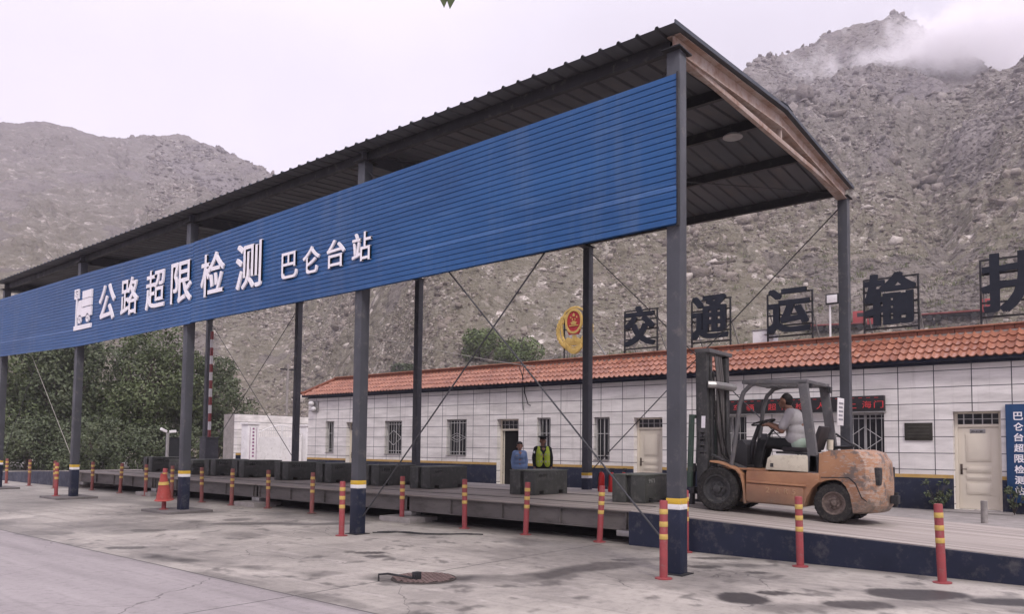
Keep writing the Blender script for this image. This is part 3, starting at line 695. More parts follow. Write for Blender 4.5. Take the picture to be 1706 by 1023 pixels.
def make_ramps():
    ys = [-14, -11.2, -6, -3.3, -.9, .8, 1.83]
    def top(y): return max(rampz(y) if y > -3.4 else .315+.0325*(y+3.3), .012)
    g = G()
    for a, b in zip(ys, ys[1:]):
        g.add([(1.98, a, top(a)), (5.6, a, top(a)), (5.6, b, top(b)), (1.98, b, top(b)), (1.98, a, -.1), (5.6, a, -.1), (5.6, b, -.1), (1.98, b, -.1)],
              [(0, 1, 2, 3), (4, 7, 6, 5), (0, 3, 7, 4), (1, 5, 6, 2), (2, 6, 7, 3), (0, 4, 5, 1)])
    structure(build('ramp_path', g, M('ramp_concrete', (.48, .425, .385), .8, c2=(.19, .166, .15), scale=1.5, stretch=(5.5, .13, 1), bs=50, bstr=.35, dirt=(.14, .125, .115), dirtamt=.5), None, smooth=False))
    g = G()
    for a, b in zip(ys, ys[1:]):
        g.add([(1.93, a, -.05), (1.977, a, -.05), (1.977, a, top(a)-.012), (1.93, a, top(a)-.012), (1.93, b, -.05), (1.977, b, -.05), (1.977, b, top(b)-.012), (1.93, b, top(b)-.012)],
              [(0, 3, 2, 1), (4, 5, 6, 7), (0, 4, 7, 3), (3, 7, 6, 2), (1, 2, 6, 5)])
    structure(build('ramp_wall', g, navy, None, smooth=False))
    # the far approach
    g = G(); fy = [23.14, 27, 31, 37]; fz = [.55, .45, .30, .02]
    for i in range(3):
        a, b, p, q = fy[i], fy[i+1], fz[i], fz[i+1]
        g.add([(2., a, p), (5.6, a, p), (5.6, b, q), (2., b, q), (2., a, -.1), (5.6, a, -.1), (5.6, b, -.1), (2., b, -.1)], [(0, 1, 2, 3), (0, 3, 7, 4), (1, 5, 6, 2), (2, 6, 7, 3), (0, 4, 5, 1)])
    structure(build('far_ramp_path', g, CACHE['ramp_concrete'], None, smooth=False))
    g = G()
    for i in range(3):
        a, b, p, q = fy[i], fy[i+1], fz[i], fz[i+1]
        g.add([(1.95, a, -.05), (1.997, a, -.05), (1.997, a, p-.01), (1.95, a, p-.01), (1.95, b, -.05), (1.997, b, -.05), (1.997, b, q-.01), (1.95, b, q-.01)], [(0, 3, 2, 1), (4, 5, 6, 7), (0, 4, 7, 3), (3, 7, 6, 2), (1, 2, 6, 5)])
    structure(build('far_ramp_wall', g, M('faded_navy_paint', (.06, .066, .095), .6, var=.3, dirt=(.15, .14, .14), dirtamt=.4), None, smooth=False))
make_ramps()
structure(build('side_platform_floor', G().box(5.56, 7.35, 1.2, 24.6, -.05, .50), concrete, None, .02))
structure(build('walkway_pavement', G().box(7.352, 12.4, -16, 26, -.05, .10), concrete, None, .01))
structure(build('yard_pavement', G().box(5.604, 7.348, -16, 1.18, -.05, .13), concrete, None, .01))
for y, l in ((12.1, 1.25), (18.1, 1.25), (24.0, 1.3)):
    structure(build('kerb_pad', G().box(-.55, .45, y-l*.45, y+l*.55, -.05, .055), M('kerb_dark_concrete', (.16, .145, .14), .85, var=.3, dirt=(.08, .07, .07)), None, .015))

# ------------------------------------------------------------------ test weights
def make_weight(label, x, y, lx=1.2, ly=.66, num='1001', first=None):
    w = thing('test_weight', label, 'weight', (x, y, DZ), 0, 'test weights standing on the weighbridge'); b = .003
    # front face with two fork slots, pulled through the block; a groove stands in the short side
    prof = [(0, b), (.16, b), (.16, .085), (.30, .085), (.30, b), (lx-.30, b), (lx-.30, .085), (lx-.16, .085), (lx-.16, b), (lx, b), (lx, .485), (0, .485)]
    g = G().prism(prof, 1, 0, ly*.42); g.prism([(q[0] if q[0] > 0 else .07, q[1]) for q in prof], 1, ly*.42, ly*.58); g.prism(prof, 1, ly*.58, ly)
    build('block', g, weightm, w, .010, local=True)
    build('lid', G().box(-.006, lx+.006, -.006, ly+.006, .4855, .508), weighttop, w, .006, local=True)
    gg = G(); text(gg, num, (lx*.12, -.001, .36), (1, 0, 0), (0, 0, 1), .24, .07, -.004, .01)
    build('painted_number', gg, paintmark, w, smooth=False, local=True)
    gl = G()
    for xx in (.25, lx-.25): gl.tube([(xx-.05, ly*.5, .508), (xx-.045, ly*.5, .54), (xx+.045, ly*.5, .54), (xx+.05, ly*.5, .508)], .008, 6)
    return w
WT = [(2.35, 3.42, '9973', 'dark green weight block in front of the forklift forks, tipped slightly', 1.2), (5.12, 3.75, '0011', 'dark green weight block standing alone in front of the two officers', 1.12),
      (8.1, 3.7, '0018', 'worn green weight block nearest the dark gap, beside the second tall post', 1.22), (9.85, 3.7, '1002', 'second weight block along from the worn one at the gap, partly behind a yellow brace', 1.2),
      (11.7, 3.7, '1007', 'weight block half hidden by the second front post', 1.2), (13.6, 3.7, '1001', 'weight block just beyond the post, fourth from the far end of the row', 1.2),
      (15.8, 3.7, '1046', 'weight block with the widest pale lettering, third from the far end', 1.25), (17.4, 3.7, '1008', 'weight block right beside the tall flat one, second from the far end', 1.1),
      (21.6, 3.75, '1005', 'longest green weight block, last at the far end by the trees', 1.55)]
WT[3] = (9.85, 3.7, '1002', 'weight block touching the foot of a slanting brace rod, next beyond the worn one', 1.2)
for i, (y, x, num, lab, lx) in enumerate(WT):
    w = make_weight(lab, x, y, lx, .66, num)
    if i == 0: w.rotation_euler = (0, R(0), R(3)); w.location = (3.42, 2.4, DZ)
tar = thing('steel_plate_stack', 'low stack of flat steel plates at the end of the weights', 'steel plates', (3.7, 18.9, DZ))
for i in range(4): build('steel_plate', G().box(3.68+.02*(i % 2), 5.0+.03*(i % 3), 18.75, 20.3, DZ+.004+i*.117, DZ+.115+i*.117), weighttop if i == 3 else weightm, tar, .008)

# ------------------------------------------------------------------ bollards
def make_bollard(name, label, loc, mat, h=.9, group='bollards along the weighbridge'):
    o = thing(name, label, 'bollard', loc, 0, group)
    build('tube', G().lathe([(0, .02), (.047, .02), (.047, h-.012), (.04, h), (0, h)], (0, 0, 0), 2, 18), mat, o, local=True)
    for a in (.11, .27, .43):
        z1 = h*(1-a); build('reflective_band', G().lathe([(.0485, z1-.06), (.0495, z1-.058), (.0495, z1-.002), (.0485, z1)], (0, 0, 0), 2, 18), bandy, o, local=True)
    build('base_plate', G().lathe([(0, 0), (.10, 0), (.10, .012), (.05, .02), (0, .02)], (0, 0, 0), 2, 18), mat, o, local=True)
    return o
rowlab = ['red and yellow bollard farthest along the ramp, nearest the blue sign', 'red and yellow bollard standing in front of the forklift', 'red and yellow bollard hidden behind the nearest canopy post',
          'bent leaning red bollard where ramp meets deck', 'red bollard in front of the lone weight block', 'red bollard in front of the worn weight block', 'red bollard at the joint in the deck beam beside the brace foot',
          'leaning red bollard just beyond the second front post', 'faded red bollard, second beyond the second front post', 'faded red bollard, third beyond the second front post, over the grey footing', 'faded red bollard close beside the third front post',
          'faded red bollard behind the red cone', 'faded red bollard one past the cone towards the trees', 'faded red bollard two past the cone towards the trees', 'faded red bollard at the far end of the deck beside the fourth post']
rowpos = [(1.51, -2.56), (1.6, -.92), (1.8, .8), (1.93, 2.37), (1.9, 3.86), (1.88, 5.28), (1.88, 6.98), (1.76, 9.77), (1.85, 11.62), (1.72, 13.0), (1.70, 14.4), (1.75, 16.1), (1.78, 17.7), (1.8, 19.4), (1.8, 21.4)]
lean = [(-.03, .035), (-.02, .03), (0, .015), (-.02, .075), (-.01, .035), (0, -.01), (0, .0), (-.02, .07), (0, .01), (.0, -.01), (0, .02), (0, 0), (.01, -.01), (-.04, .06), (0, 0)]
b1 = make_bollard('bollard', rowlab[0], (*rowpos[0], 0), red); b2 = None
for i in range(len(rowpos)):
    rx, ry = lean[i]
    # lean: top goes to the photograph's left (towards +Y, -X) by a few degrees
    rot = (-ry*.8, -ry*.6, i*.7)
    if i == 0: b1.rotation_euler = rot
    elif i < 7: dup(b1, (*rowpos[i], 0), rot, rowlab[i], 'bollards along the weighbridge')
    elif b2 is None:
        b2 = make_bollard('bollard', rowlab[i], (*rowpos[i], 0), oldred); b2.rotation_euler = rot
    else: dup(b2, (*rowpos[i], 0), rot, rowlab[i], 'bollards along the weighbridge')
for j, (q, lab) in enumerate([((1.35, 23.2), 'faded red bollard at the start of the far ramp wall'), ((1.3, 25.3), 'faded red bollard second along the far ramp wall'), ((1.25, 27.4), 'faded red bollard third along the far ramp wall'), ((1.2, 29.6), 'faded red bollard last along the far ramp wall')]):
    dup(b2, (*q, 0), (0, 0, j), lab, 'bollards along the weighbridge')
fr = 'bollards guarding the front posts'
dup(b1, (-.42, -.05, 0), (0, 0, .3), 'bright red bollard beside the nearest canopy post', fr); dup(b1, (-.36, 5.96, 0), (0, .01, .9), 'bright red bollard beside the second front post', fr)
dup(b1, (-.30, 18.35, .055), (0, 0, .2), 'bright red bollard on the kerb pad of the fourth front post', fr)
o = dup(b1, (-.28, 12.3, .055), (0, 0, 0), 'bollard stub standing under the red cone on the kerb pad', fr)
o = build('metal_stub', G().lathe([(0, .1), (.06, .1), (.06, .52), (.055, .54), (0, .54)], (9.1, -1.95, 0), 2, 14), concrete, None)
tag(o, 'short dull grey stub post standing before the cream door', 'post')
cn_ = thing('traffic_cone', 'tilted red traffic cone stuck over a bollard beside the third front post', 'traffic cone', (-.28, 12.3, .26))
build('cone', G().lathe([(.052, .58), (.06, .585), (.165, .03), (.20, .0), (.19, -.005), (.15, .03)], (-.28, 12.3, .26), 2, 24), conered, cn_)
build('white_collar', G().lathe([(.096, .41), (.099, .41), (.113, .345), (.110, .345)], (-.28, 12.3, .26), 2, 24), bandy, cn_)
cn_.rotation_euler = (R(4), R(-5), 0)

# ------------------------------------------------------------------ things on the forecourt floor
dr = thing('drain_cover', 'round cast drain cover with pierced lattice in the forecourt concrete', 'drain cover', (-2.27, 1.98, 0))
g = G()
for i in range(-6, 7):
    for j in range(-6, 7):
        x, y = i*.058+(.029 if j % 2 else 0), j*.052
        if math.hypot(x, y) < .33: g.box(-2.27+x-.022, -2.27+x+.022, 1.98+y-.018, 1.98+y+.018, .012, .022)
build('raised_lattice', g, M('drain_rust_pink', (.17, .12, .11), .7, var=.3, scale=8), dr, .003)
build('frame', G().lathe([(0, .006), (.345, .006), (.345, .014), (.362, .014), (.37, .004)], (-2.27, 1.98, 0), 2, 32), M('drain_rim', (.06, .05, .045), .7), dr)
o = thing('drain_marker', 'small dark upright stub and bent bar beside the drain cover', 'marker', (-2.42, 1.93, 0))
build('stub', G().box(-2.46, -2.38, 1.90, 1.97, 0.015, .10), dark, o, .006)
build('bent_bar', G().tube([(-2.74, 2.2, .01), (-2.74, 2.2, .08), (-2.66, 2.14, .085), (-2.44, 1.96, .03)], .012, 6), dark, o)
for i in range(2):
    pts = [(.25+.1*i, 5.9, .012)]
    for k in range(12): pts.append((.4+.09*k+.10*math.sin(k*.9+i), 5.7-.12*k+.16*math.sin(k*.55+i*1.5), .012))
    tag(build('ground_cable', G().tube(pts, .010, 6), dark), ['black cable snaking from the second post towards the deck', 'second black cable looping beside the first on the concrete'][i], 'cable', 'cables lying by the second post')
for i, (x, y) in enumerate([(6.38, 5.25), (6.42, 5.0), (6.5, 4.72)]):
    e = thing('fire_extinguisher', ['red fire extinguisher nearest the back post', 'red fire extinguisher in the middle of the trio', 'red fire extinguisher nearest the forklift'][i], 'fire extinguisher', (x, y, .50), 0, 'fire extinguishers on the platform')
    build('cylinder', G().lathe([(0, 0), (.075, 0), (.08, .02), (.08, .36), (.06, .42), (.025, .45), (0, .45)], (x, y, .503), 2, 18), extred, e)
    build('valve_handle', G().cyl((x, y, .95), (x, y, 1.0), .02, 8).box(x-.015, x+.015, y-.09, y+.03, .995, 1.015).box(x-.015, x+.015, y-.08, y+.02, 1.03, 1.045), dark, e)
    build('hose', G().tube([(x, y, .98), (x-.07, y, .97), (x-.1, y+.02, .85), (x-.095, y+.03, .62)], .012, 6), dark, e)

# ------------------------------------------------------------------ station building
BX = 12.2
def wall_holes(g, x, y0, y1, z0, z1, holes, depth):
    ys = sorted({y0, y1, *[h for q in holes for h in q[:2]]}); zs = sorted({z0, z1, *[h for q in holes for h in q[2:4]]})
    def inh(a, b): return any(q[0] < a < q[1] and q[2] < b < q[3] for q in holes)
    for a, b in zip(ys, ys[1:]):
        for c, d in zip(zs, zs[1:]):
            if not inh((a+b)/2, (c+d)/2): g.add([(x, a, c), (x, a, d), (x, b, d), (x, b, c)], [(0, 1, 2, 3)])
    for a, b, c, d in [q[:4] for q in holes]:
        X2 = x+depth
        g.add([(x, a, c), (X2, a, c), (X2, a, d), (x, a, d)], [(0, 1, 2, 3)]); g.add([(x, b, c), (X2, b, c), (X2, b, d), (x, b, d)], [(3, 2, 1, 0)])
        g.add([(x, a, d), (X2, a, d), (X2, b, d), (x, b, d)], [(0, 1, 2, 3)]); g.add([(x, a, c), (X2, a, c), (X2, b, c), (x, b, c)], [(3, 2, 1, 0)])
def make_building():
    bl = thing('station_building', 'long low white panel clad station building with orange tiled eave', 'building', (BX, 10, 0))
    Y0, Y1 = -16., 24.85
    doors = [(-1.9, -.92, .14, 2.46), (6.85, 7.85, .14, 2.46), (12.5, 13.5, .14, 2.50), (21.1, 22.1, .14, 2.50)]
    wins = [(.60, 1.56, 1.15, 2.47, 1), (4.2, 5.15, 1.15, 2.47, 0), (8.74, 9.34, 1.10, 2.50, 0), (11.10, 11.68, 1.12, 2.52, 0), (15.0, 16.05, 1.15, 2.53, 2), (18.55, 19.6, 1.15, 2.52, 1), (22.95, 23.55, 1.17, 2.56, 0),
            (-6.5, -5.4, 1.15, 2.47, 1), (-10.5, -9.4, 1.15, 2.47, 1)]
    g = G(); wall_holes(g, BX, Y0, Y1, .14, 3.80, doors+wins, .32)
    g.add([(BX, Y1, .1), (20, Y1, .1), (20, Y1, 4.4), (BX, Y1, 3.8)], [(0, 1, 2, 3)]); g.add([(BX, Y0, .1), (BX, Y0, 3.8), (20, Y0, 4.4), (20, Y0, .1)], [(0, 1, 2, 3)])
    g.add([(20, Y0, .1), (20, Y0, 4.4), (20, Y1, 4.4), (20, Y1, .1)], [(0, 1, 2, 3)])
    build('wall', g, facade, bl, smooth=False)
    build('flat_roof', G().box(12.9, 20, Y0, Y1, 4.36, 4.44), concrete, bl, smooth=False)
    # plinth and stripe, cut at the doors
    cuts = sorted([Y0, Y1]+[q for d in doors for q in d[:2]])
    gp, gs = G(), G()
    for a, b in zip(cuts[::2], cuts[1::2]): gp.box(BX-.022, BX-.001, a, b, .10, .862); gs.box(BX-.016, BX-.001, a, b, .8622, .945)
    build('plinth', gp, navy, bl, .004); build('yellow_stripe', gs, M('stripe_ochre', (.50, .32, .10), .6, var=.25, scale=4, dirt=(.4, .32, .22), dirtamt=.4), bl, smooth=False)
    build('soffit_band', G().box(BX-.24, BX-.002, Y0, Y1+.2, 3.66, 3.74).box(BX-.05, BX-.002, Y0, Y1, 3.60, 3.66), navy, bl, smooth=False)
    # tiled eave: four stepped courses of waved tiles, cut back along the hip
    e0, e1 = np.array((11.93, 3.74)), np.array((12.95, 4.44)); pitch = .186; rows = 4; vs, fs = [], []
    ncol = int((Y1+.3-Y0)/pitch); seg = 8
    for r in range(rows):
        t0, t1 = r/rows-.03, (r+1)/rows+.03
        ylim = Y1+.22-1.15*(r+.5)/rows
        for c in range(ncol):
            yb = Y0+c*pitch
            if yb+pitch > ylim+.05: continue
            jx = random.uniform(-.008, .008); base = len(vs)
            for (t, lift) in ((t0, .052), (t0, .022), (t1, .0)):
                p = e0+(e1-e0)*t
                for k in range(seg+1):
                    a = k/seg; wv = .027*math.cos(2*math.pi*a)+.009*math.cos(4*math.pi*a)
                    if lift == .052: o_ = wv+.045
                    elif lift == .022: o_ = wv+.018
                    else: o_ = wv+.004
                    vs.append((p[0]-.57*o_+jx, yb+a*pitch*1.02, p[1]+.82*o_))
            n = seg+1
            for k in range(seg):
                fs.append((base+k, base+k+1, base+2*n+k+1, base+2*n+k)); fs.append((base+n+k, base+k, base+k+1, base+n+k+1)[::-1])
    build('tile_roof', G().add(vs, fs), tilem, bl)
    build('tile_bed', G().prism([(11.95, 3.742), (12.97, 4.43), (12.97, 4.36), (12.1, 3.742)], 1, Y0, Y1-.9), capm, bl, smooth=False)
    gr = G(); y = Y0
    while y < Y1-1.05:
        L = .42; gr.box(12.90, 13.16, y, min(y+L-.012, Y1-.95), 4.445, 4.56); y += L
    build('ridge_bricks', gr, capm, bl, .012)
    gr = G().box(12.86, 13.19, Y0, Y1-.9, 4.561, 4.60)
    build('ridge_coping', gr, M('ridge_coping_pale', (.36, .17, .11), .7, var=.3, scale=5), bl, .008)
    build('hip_ridge', G().tube([(13.0, Y1-.98, 4.55), (12.5, Y1-.42, 4.2), (12.0, Y1+.12, 3.85), (11.86, Y1+.28, 3.84)], [.09, .08, .08, .05], 8), capm, bl)
    build('hip_face', G().add([(11.93, Y1+.2, 3.74), (13.0, Y1-.95, 4.46), (20, Y1-.95, 4.46), (20, Y1+.2, 3.74)], [(0, 1, 2, 3)]), capm, bl, smooth=False)
    # windows
    for (a, b, c, d, style) in wins:
        fr_ = build('window', G().box(BX+.17, BX+.21, a+.001, a+.045, c+.001, d-.001).box(BX+.17, BX+.21, b-.045, b-.001, c+.001, d-.001).box(BX+.17, BX+.21, a+.046, b-.046, c+.001, c+.045).box(BX+.17, BX+.21, a+.046, b-.046, d-.045, d-.001).box(BX+.17, BX+.21, (a+b)/2-.02, (a+b)/2+.02, c+.046, d-.046), grille, bl, smooth=False)
        build('pane', G().box(BX+.19, BX+.2, a+.03, b-.03, c+.03, d-.03), glass, fr_, smooth=False)
        build('sill', G().box(BX-.03, BX+.16, a+.002, b-.002, c+.002, c+.025), concrete, fr_, .004)
        gb = G(); n = 7 if b-a > .8 else 4
        for k in range(n): y = a+(b-a)*(k+.5)/n; gb.cyl((BX+.045, y, c+.04), (BX+.045, y, d-.01), .0085, 6)
        for z in (c+.16, d-.14 if style else c+(d-c)*.62): gb.box(BX+.036, BX+.054, a+.003, b-.003, z-.01, z+.01)
        m_, h_ = (a+b)/2, (c+d)/2
        if style == 1:
            w_, q_ = (b-a)*.44, .30
            P = [(m_-w_, h_), (m_, h_+q_), (m_+w_, h_), (m_, h_-q_)]
            for i in range(4): gb.bar((BX+.03, *P[i]), (BX+.03, *P[(i+1) % 4]), .016, .016, (1, 0, 0))
        if style == 2:
            for w_, q_ in (((b-a)*.46, .17), ((b-a)*.22, .09)):
                P = [(m_-w_, h_), (m_, h_+q_), (m_+w_, h_), (m_, h_-q_)]
                for i in range(4): gb.bar((BX+.03, *P[i]), (BX+.03, *P[(i+1) % 4]), .014, .014, (1, 0, 0))
        build('security_bars', gb, grille, fr_)
    # doors
    for i, (a, b, c, d) in enumerate(doors):
        zt = 2.09
        g = G().box(BX+.20, BX+.26, a+.002, a+.07, c, d-.002).box(BX+.20, BX+.26, b-.07, b-.002, c, d-.002).box(BX+.20, BX+.26, a+.071, b-.071, zt, zt+.07).box(BX+.20, BX+.26, a+.071, b-.071, d-.05, d-.002)
        D = build('door', g, doorcream, bl, .004)
        gt = G()
        for y in np.linspace(a+.2, b-.2, 4): gt.box(BX+.205, BX+.222, y-.012, y+.012, zt+.071, d-.051)
        gt.box(BX+.2055, BX+.2215, a+.072, b-.072, (zt+d)/2+.0, (zt+d)/2+.018)
        build('transom_bars', gt, grille, D, smooth=False)
        build('transom_glass', G().box(BX+.235, BX+.245, a+.07, b-.07, zt+.07, d-.05), glass, D, smooth=False)
        if i == 2:    # stands open; the unlit hall's dark is put in as a black block
            build('hall_dark_block', G().box(BX+.30, BX+1.6, a+.06, b-.06, c+.001, zt), M('dark_interior', (.012, .011, .011), .9), D, smooth=False)
            build('leaf', G().box(BX+.27, BX+.95, b-.125, b-.085, c+.01, zt-.01), doorcream, D, .004)
            continue
        lf = G().box(BX+.225, BX+.262, a+.072, b-.072, c+.008, zt-.006)
        w = b-a-.144; y0 = a+.072
        for (u0, u1, z0, z1) in ((.2, .8, 1.14, 1.80), (.2, .8, .88, 1.02), (.2, .8, .70, .82), (.2, .8, .36, .62)):
            ya, yb = y0+u0*w, y0+u1*w; lf.box(BX+.208, BX+.2248, ya, yb, c+z0, c+z1); lf.box(BX+.200, BX+.2078, ya+.035, yb-.035, c+z0+.035, c+z1-.035)
        build('leaf', lf, doorcream, D, .006)
        build('handle', G().box(BX+.212, BX+.2245, b-.155, b-.105, c+.82, c+1.07).tube([(BX+.205, b-.13, c+.95), (BX+.165, b-.13, c+.95), (BX+.165, b-.25, c+.95)], .011, 8), M('door_handle_bronze', (.11, .085, .07), .4, .6), D, .002)
        if i == 0:
            s = build('name_plate', G().box(BX+.211, BX+.2245, -1.56, -1.24, 1.93, 2.045), silver, D, .002)
            build('plate_text', text(G(), '办公室', (BX+.2105, -1.27, 1.965), EXF, EYF, .24, .045, .002, .01), dark, D, smooth=False)
        build('doorstep', G().box(BX-.62, BX-.025, a-.25, b+.25, .1005, .138), concrete, D, .01)
make_building()

def led():
    o = thing('led_display', 'long dark display board with red glowing characters above the barred windows', 'display', (BX, 2.7, 2.6))
    build('casing', G().box(BX-.14, BX-.001, .56, 5.25, 2.50, 2.90), M('led_casing', (.028, .026, .028), .45, var=.3), o, .012)
    build('bottom_rail', G().box(BX-.15, BX-.003, .54, 5.27, 2.475, 2.4995), silver, o, .003)
    g = G()
    for ch, y in (('请', 4.95), ('车', 4.5), ('辆', 4.12), ('超', 3.5), ('限', 3.12), ('检', 2.75), ('人', 2.2), ('上', 1.42), ('海', 1.06), ('门', .78)):
        text(g, ch, (BX-.1405, y+.02, 2.585), EXF, EYF, .22, .18, .004, .0)
    build('lit_characters', g, ledred, o, smooth=False)
    g = G()
    for k in range(24): y = .7+k*.19; g.box(BX-.145, BX-.1402, y, y+.09, 2.842, 2.852)
    build('lit_dashes', g, ledred, o, smooth=False)
led()
o = thing('wall_plaque', 'dark bronze rectangular plaque on the white wall beside the cream door', 'plaque', (BX, -.17, 2.0))
build('board', G().box(BX-.035, BX-.001, -.49, .13, 1.77, 2.20), M('plaque_bronze', (.055, .052, .042), .4, .4, var=.4, scale=6), o, .01)
g = G()
for k in range(4): g.box(BX-.041, BX-.0355, -.42, .06, 1.84+k*.085, 1.855+k*.085)
build('relief_lines', g, M('plaque_relief', (.10, .095, .08), .45, .4), o, .002)
o = thing('vertical_name_board', 'tall blue name board with white vertical characters at the end of the wall', 'sign', (BX, -2.5, .36))
build('board', G().box(BX-.09, BX-.024, -3.1, -2.0, .36, 2.60), signblue, o, .008)
g = G()
for k, ch in enumerate('巴仑台超限检测站'): text(g, ch, (BX-.0905, -2.155, 2.235-k*.242), EXF, EYF, .185, .185, .004, .02)
build('name_characters', g, signwhite, o, smooth=False)

# roof letters on frames
def roof_letter(ch, y0, y1, z0, z1, label):
    x = 13.4; o = thing('roof_letter', label, 'roof letter', (x, (y0+y1)/2, 4.44), 0, 'navy roof letters on frames')
    text_g = text(G(), ch, (x, y1, z0+.03), EXF, EYF, y1-y0, z1-z0, .07, .042, True)
    build('character', text_g, letternavy, o, smooth=False)
    g = G(); t = .045; h = z1-.12
    for y in (y0-.03, y1+.03): g.box(x+.03, x+.03+t, y-t/2, y+t/2, 4.441, h)
    for k in range(5): z = z0+(h-z0)*k/4; g.box(x+.077, x+.077+t, y0-.045, y1+.045, z-t/2, z+t/2)
    build('frame', g, dark, o, smooth=False)
    for y in (y0, y1): build('strut', G().bar((x+.105, y, z0+.75), (x+1.0, y, 4.46), .03, .03), silver, o, smooth=False)
roof_letter('交', 7.75, 8.92, 4.82, 6.22, 'navy roof letter next to the gold emblem')
roof_letter('通', 5.24, 6.46, 4.84, 6.28, 'navy roof letter standing above the forklift mast')
roof_letter('运', 2.78, 4.02, 4.82, 6.2, 'navy roof letter with white boxes at its foot')
roof_letter('输', .05, 1.33, 4.80, 6.28, 'navy roof letter next past the small floodlight')
roof_letter('扶', -2.75, -1.42, 4.86, 6.42, 'navy roof letter farthest along the ridge from the emblem')

def emblem():
    x, cy, cz = 13.4, 10.97, 5.66; o = thing('roof_emblem', 'gold wreathed emblem with red national crest standing on the roof', 'emblem', (x, cy, 4.44))
    sc = .86
    def ov(a, b, c2, n=36, st=0, en=2*math.pi): return [(cy+a*math.sin(st+(en-st)*k/n), c2+b*math.cos(st+(en-st)*k/n)) for k in range(n+1)]
    def strip(A, B, x0, x1, g):
        for k in range(len(A)-1): g.prism([A[k], A[k+1], B[k+1], B[k]], 0, x0, x1)
        return g
    g = G()      # octagonal shield border
    out = [(0, .86), (-.16, .84), (-.42, .70), (-.50, .56), (-.62, .46), (-.60, .1), (-.56, -.2), (-.45, -.45), (-.25, -.6), (0, -.66)]
    out = [(cy+a, cz+b*.98) for a, b in out]; out += [(2*cy-a, b) for a, b in out[-2:0:-1]]; out.append(out[0])
    inn = [(cy+(a-cy)*.89, cz+(b-cz)*.92) for a, b in out]
    strip(out, inn, x-.04, x+.04, g); build('shield_border', g, gold, o, .008)
    g = strip(ov(.37, .45, cz+.30), ov(.29, .36, cz+.30), x-.09, x-.02, G()); build('crest_rim', g, gold, o, .008)
    build('crest_disc', G().prism(ov(.29, .36, cz+.30)[:-1], 0, x-.06, x-.01), embred, o)
    def star(c, r, g):
        g.prism([(c[0]+(r if k % 2 == 0 else r*.42)*math.sin(k*math.pi/5), c[1]+(r if k % 2 == 0 else r*.42)*math.cos(k*math.pi/5)) for k in range(10)], 0, x-.08, x-.058)
    g = G(); star((cy, cz+.52), .075, g)
    for a, b in ((.13, .44), (-.13, .44), (.055, .37), (-.055, .37)): star((cy+a, cz+b), .04, g)
    g.box(x-.075, x-.057, cy-.10, cy+.10, cz+.19, cz+.25).box(x-.08, x-.056, cy-.13, cy+.13, cz+.25, cz+.275).box(x-.08, x-.056, cy-.06, cy+.06, cz+.275, cz+.31).box(x-.08, x-.056, cy-.19, cy+.19, cz+.13, cz+.165)
    build('stars_and_gate', g, gold, o, smooth=False)
    build('red_ribbon', G().prism([(cy-.28, cz-.02), (cy-.20, cz-.17), (cy+.20, cz-.17), (cy+.28, cz-.02), (cy+.24, cz+.05), (cy, cz-.04), (cy-.24, cz+.05)], 0, x-.085, x-.02), embred, o, .008)
    g = G().box(x-.05, x+.02, cy-.07, cy+.07, cz-.42, cz-.18).prism([(cy-.5, cz-.42), (cy-.36, cz-.22), (cy-.26, cz-.34), (cy-.1, cz-.27), (cy+.1, cz-.30), (cy+.3, cz-.24), (cy+.5, cz-.42), (cy+.3, cz-.55), (cy-.3, cz-.55)], 0, x-.03, x+.015)
    build('wall_relief', g, gold, o, .01)
    g = G()
    for s in (-1, 1):
        for k in range(11):
            th = R(20+k*12.5); a = cy+s*.70*math.sin(th); b = cz-.05-.62*math.cos(th)
            g.ball((x, a, b), (.035, .06, .13), 8, 6); g.ball((x-.02, a+s*.06, b+.05), (.03, .045, .11), 8, 6)
    build('wheat_wreath', g, gold, o)
    build('bottom_ribbon', strip(ov(.50, .86, cz, 14, R(140), R(220)), ov(.44, .66, cz, 14, R(140), R(220)), x-.07, x+.03, G()), gold, o, .01)
    g = G()
    for s in (-1, 1): g.box(x+.05, x+.085, cy+s*.5-.02, cy+s*.5+.02, 4.441, cz+.5)
    for z in (-.3, .05, .4): g.box(x+.088, x+.12, cy-.62, cy+.62, cz+z-.015, cz+z+.015)
    build('frame', g, dark, o, smooth=False)
    for s in (-1, 1): build('strut', G().bar((x+.13, cy+s*.55, cz-.05), (x+1., cy+s*.9, 4.46), .035, .035), silver, o)
emblem()
o = thing('floodlight', 'small square floodlight on a thin pale roof pole', 'floodlight', (13.5, 2.28, 4.44))
build('pole', G().cyl((13.5, 2.28, 4.441), (13.5, 2.28, 5.62), .028, 8), white, o)
build('lamp_head', G().box(13.42, 13.52, 2.02, 2.38, 5.60, 5.90), dark, o, .015); build('lens', G().box(13.412, 13.4195, 2.06, 2.34, 5.64, 5.86), white, o, .004)
for i, (y, w, h, lab) in enumerate([(4.35, .42, .42, 'white weathered box on the roof under the third navy letter'), (4.05, .26, .27, 'smaller white box on the roof beside the weathered one')]):
    o = thing('roof_box', lab, 'box', (13.75, y, 4.44)); build('body', G().box(13.55, 13.95, y-w/2, y+w/2, 4.4405, 4.44+h+.2), white, o, .03)
    build('cover', G().box(13.53, 13.97, y-w/2-.02, y+w/2+.02, 4.6405+h, 4.67+h), silver, o, .008)
o = thing('wall_lamp', 'white twin lamp fitting on the building corner under the tiles', 'lamp', (BX, 24.3, 3.3))
build('bracket', G().box(BX-.06, BX-.001, 24.1, 24.55, 2.98, 3.45), silver, o, .01); build('lamp_head', G().ball((BX-.18, 24.4, 3.36), (.13, .16, .11)).ball((BX-.16, 24.25, 3.12), (.11, .14, .1)), white, o)
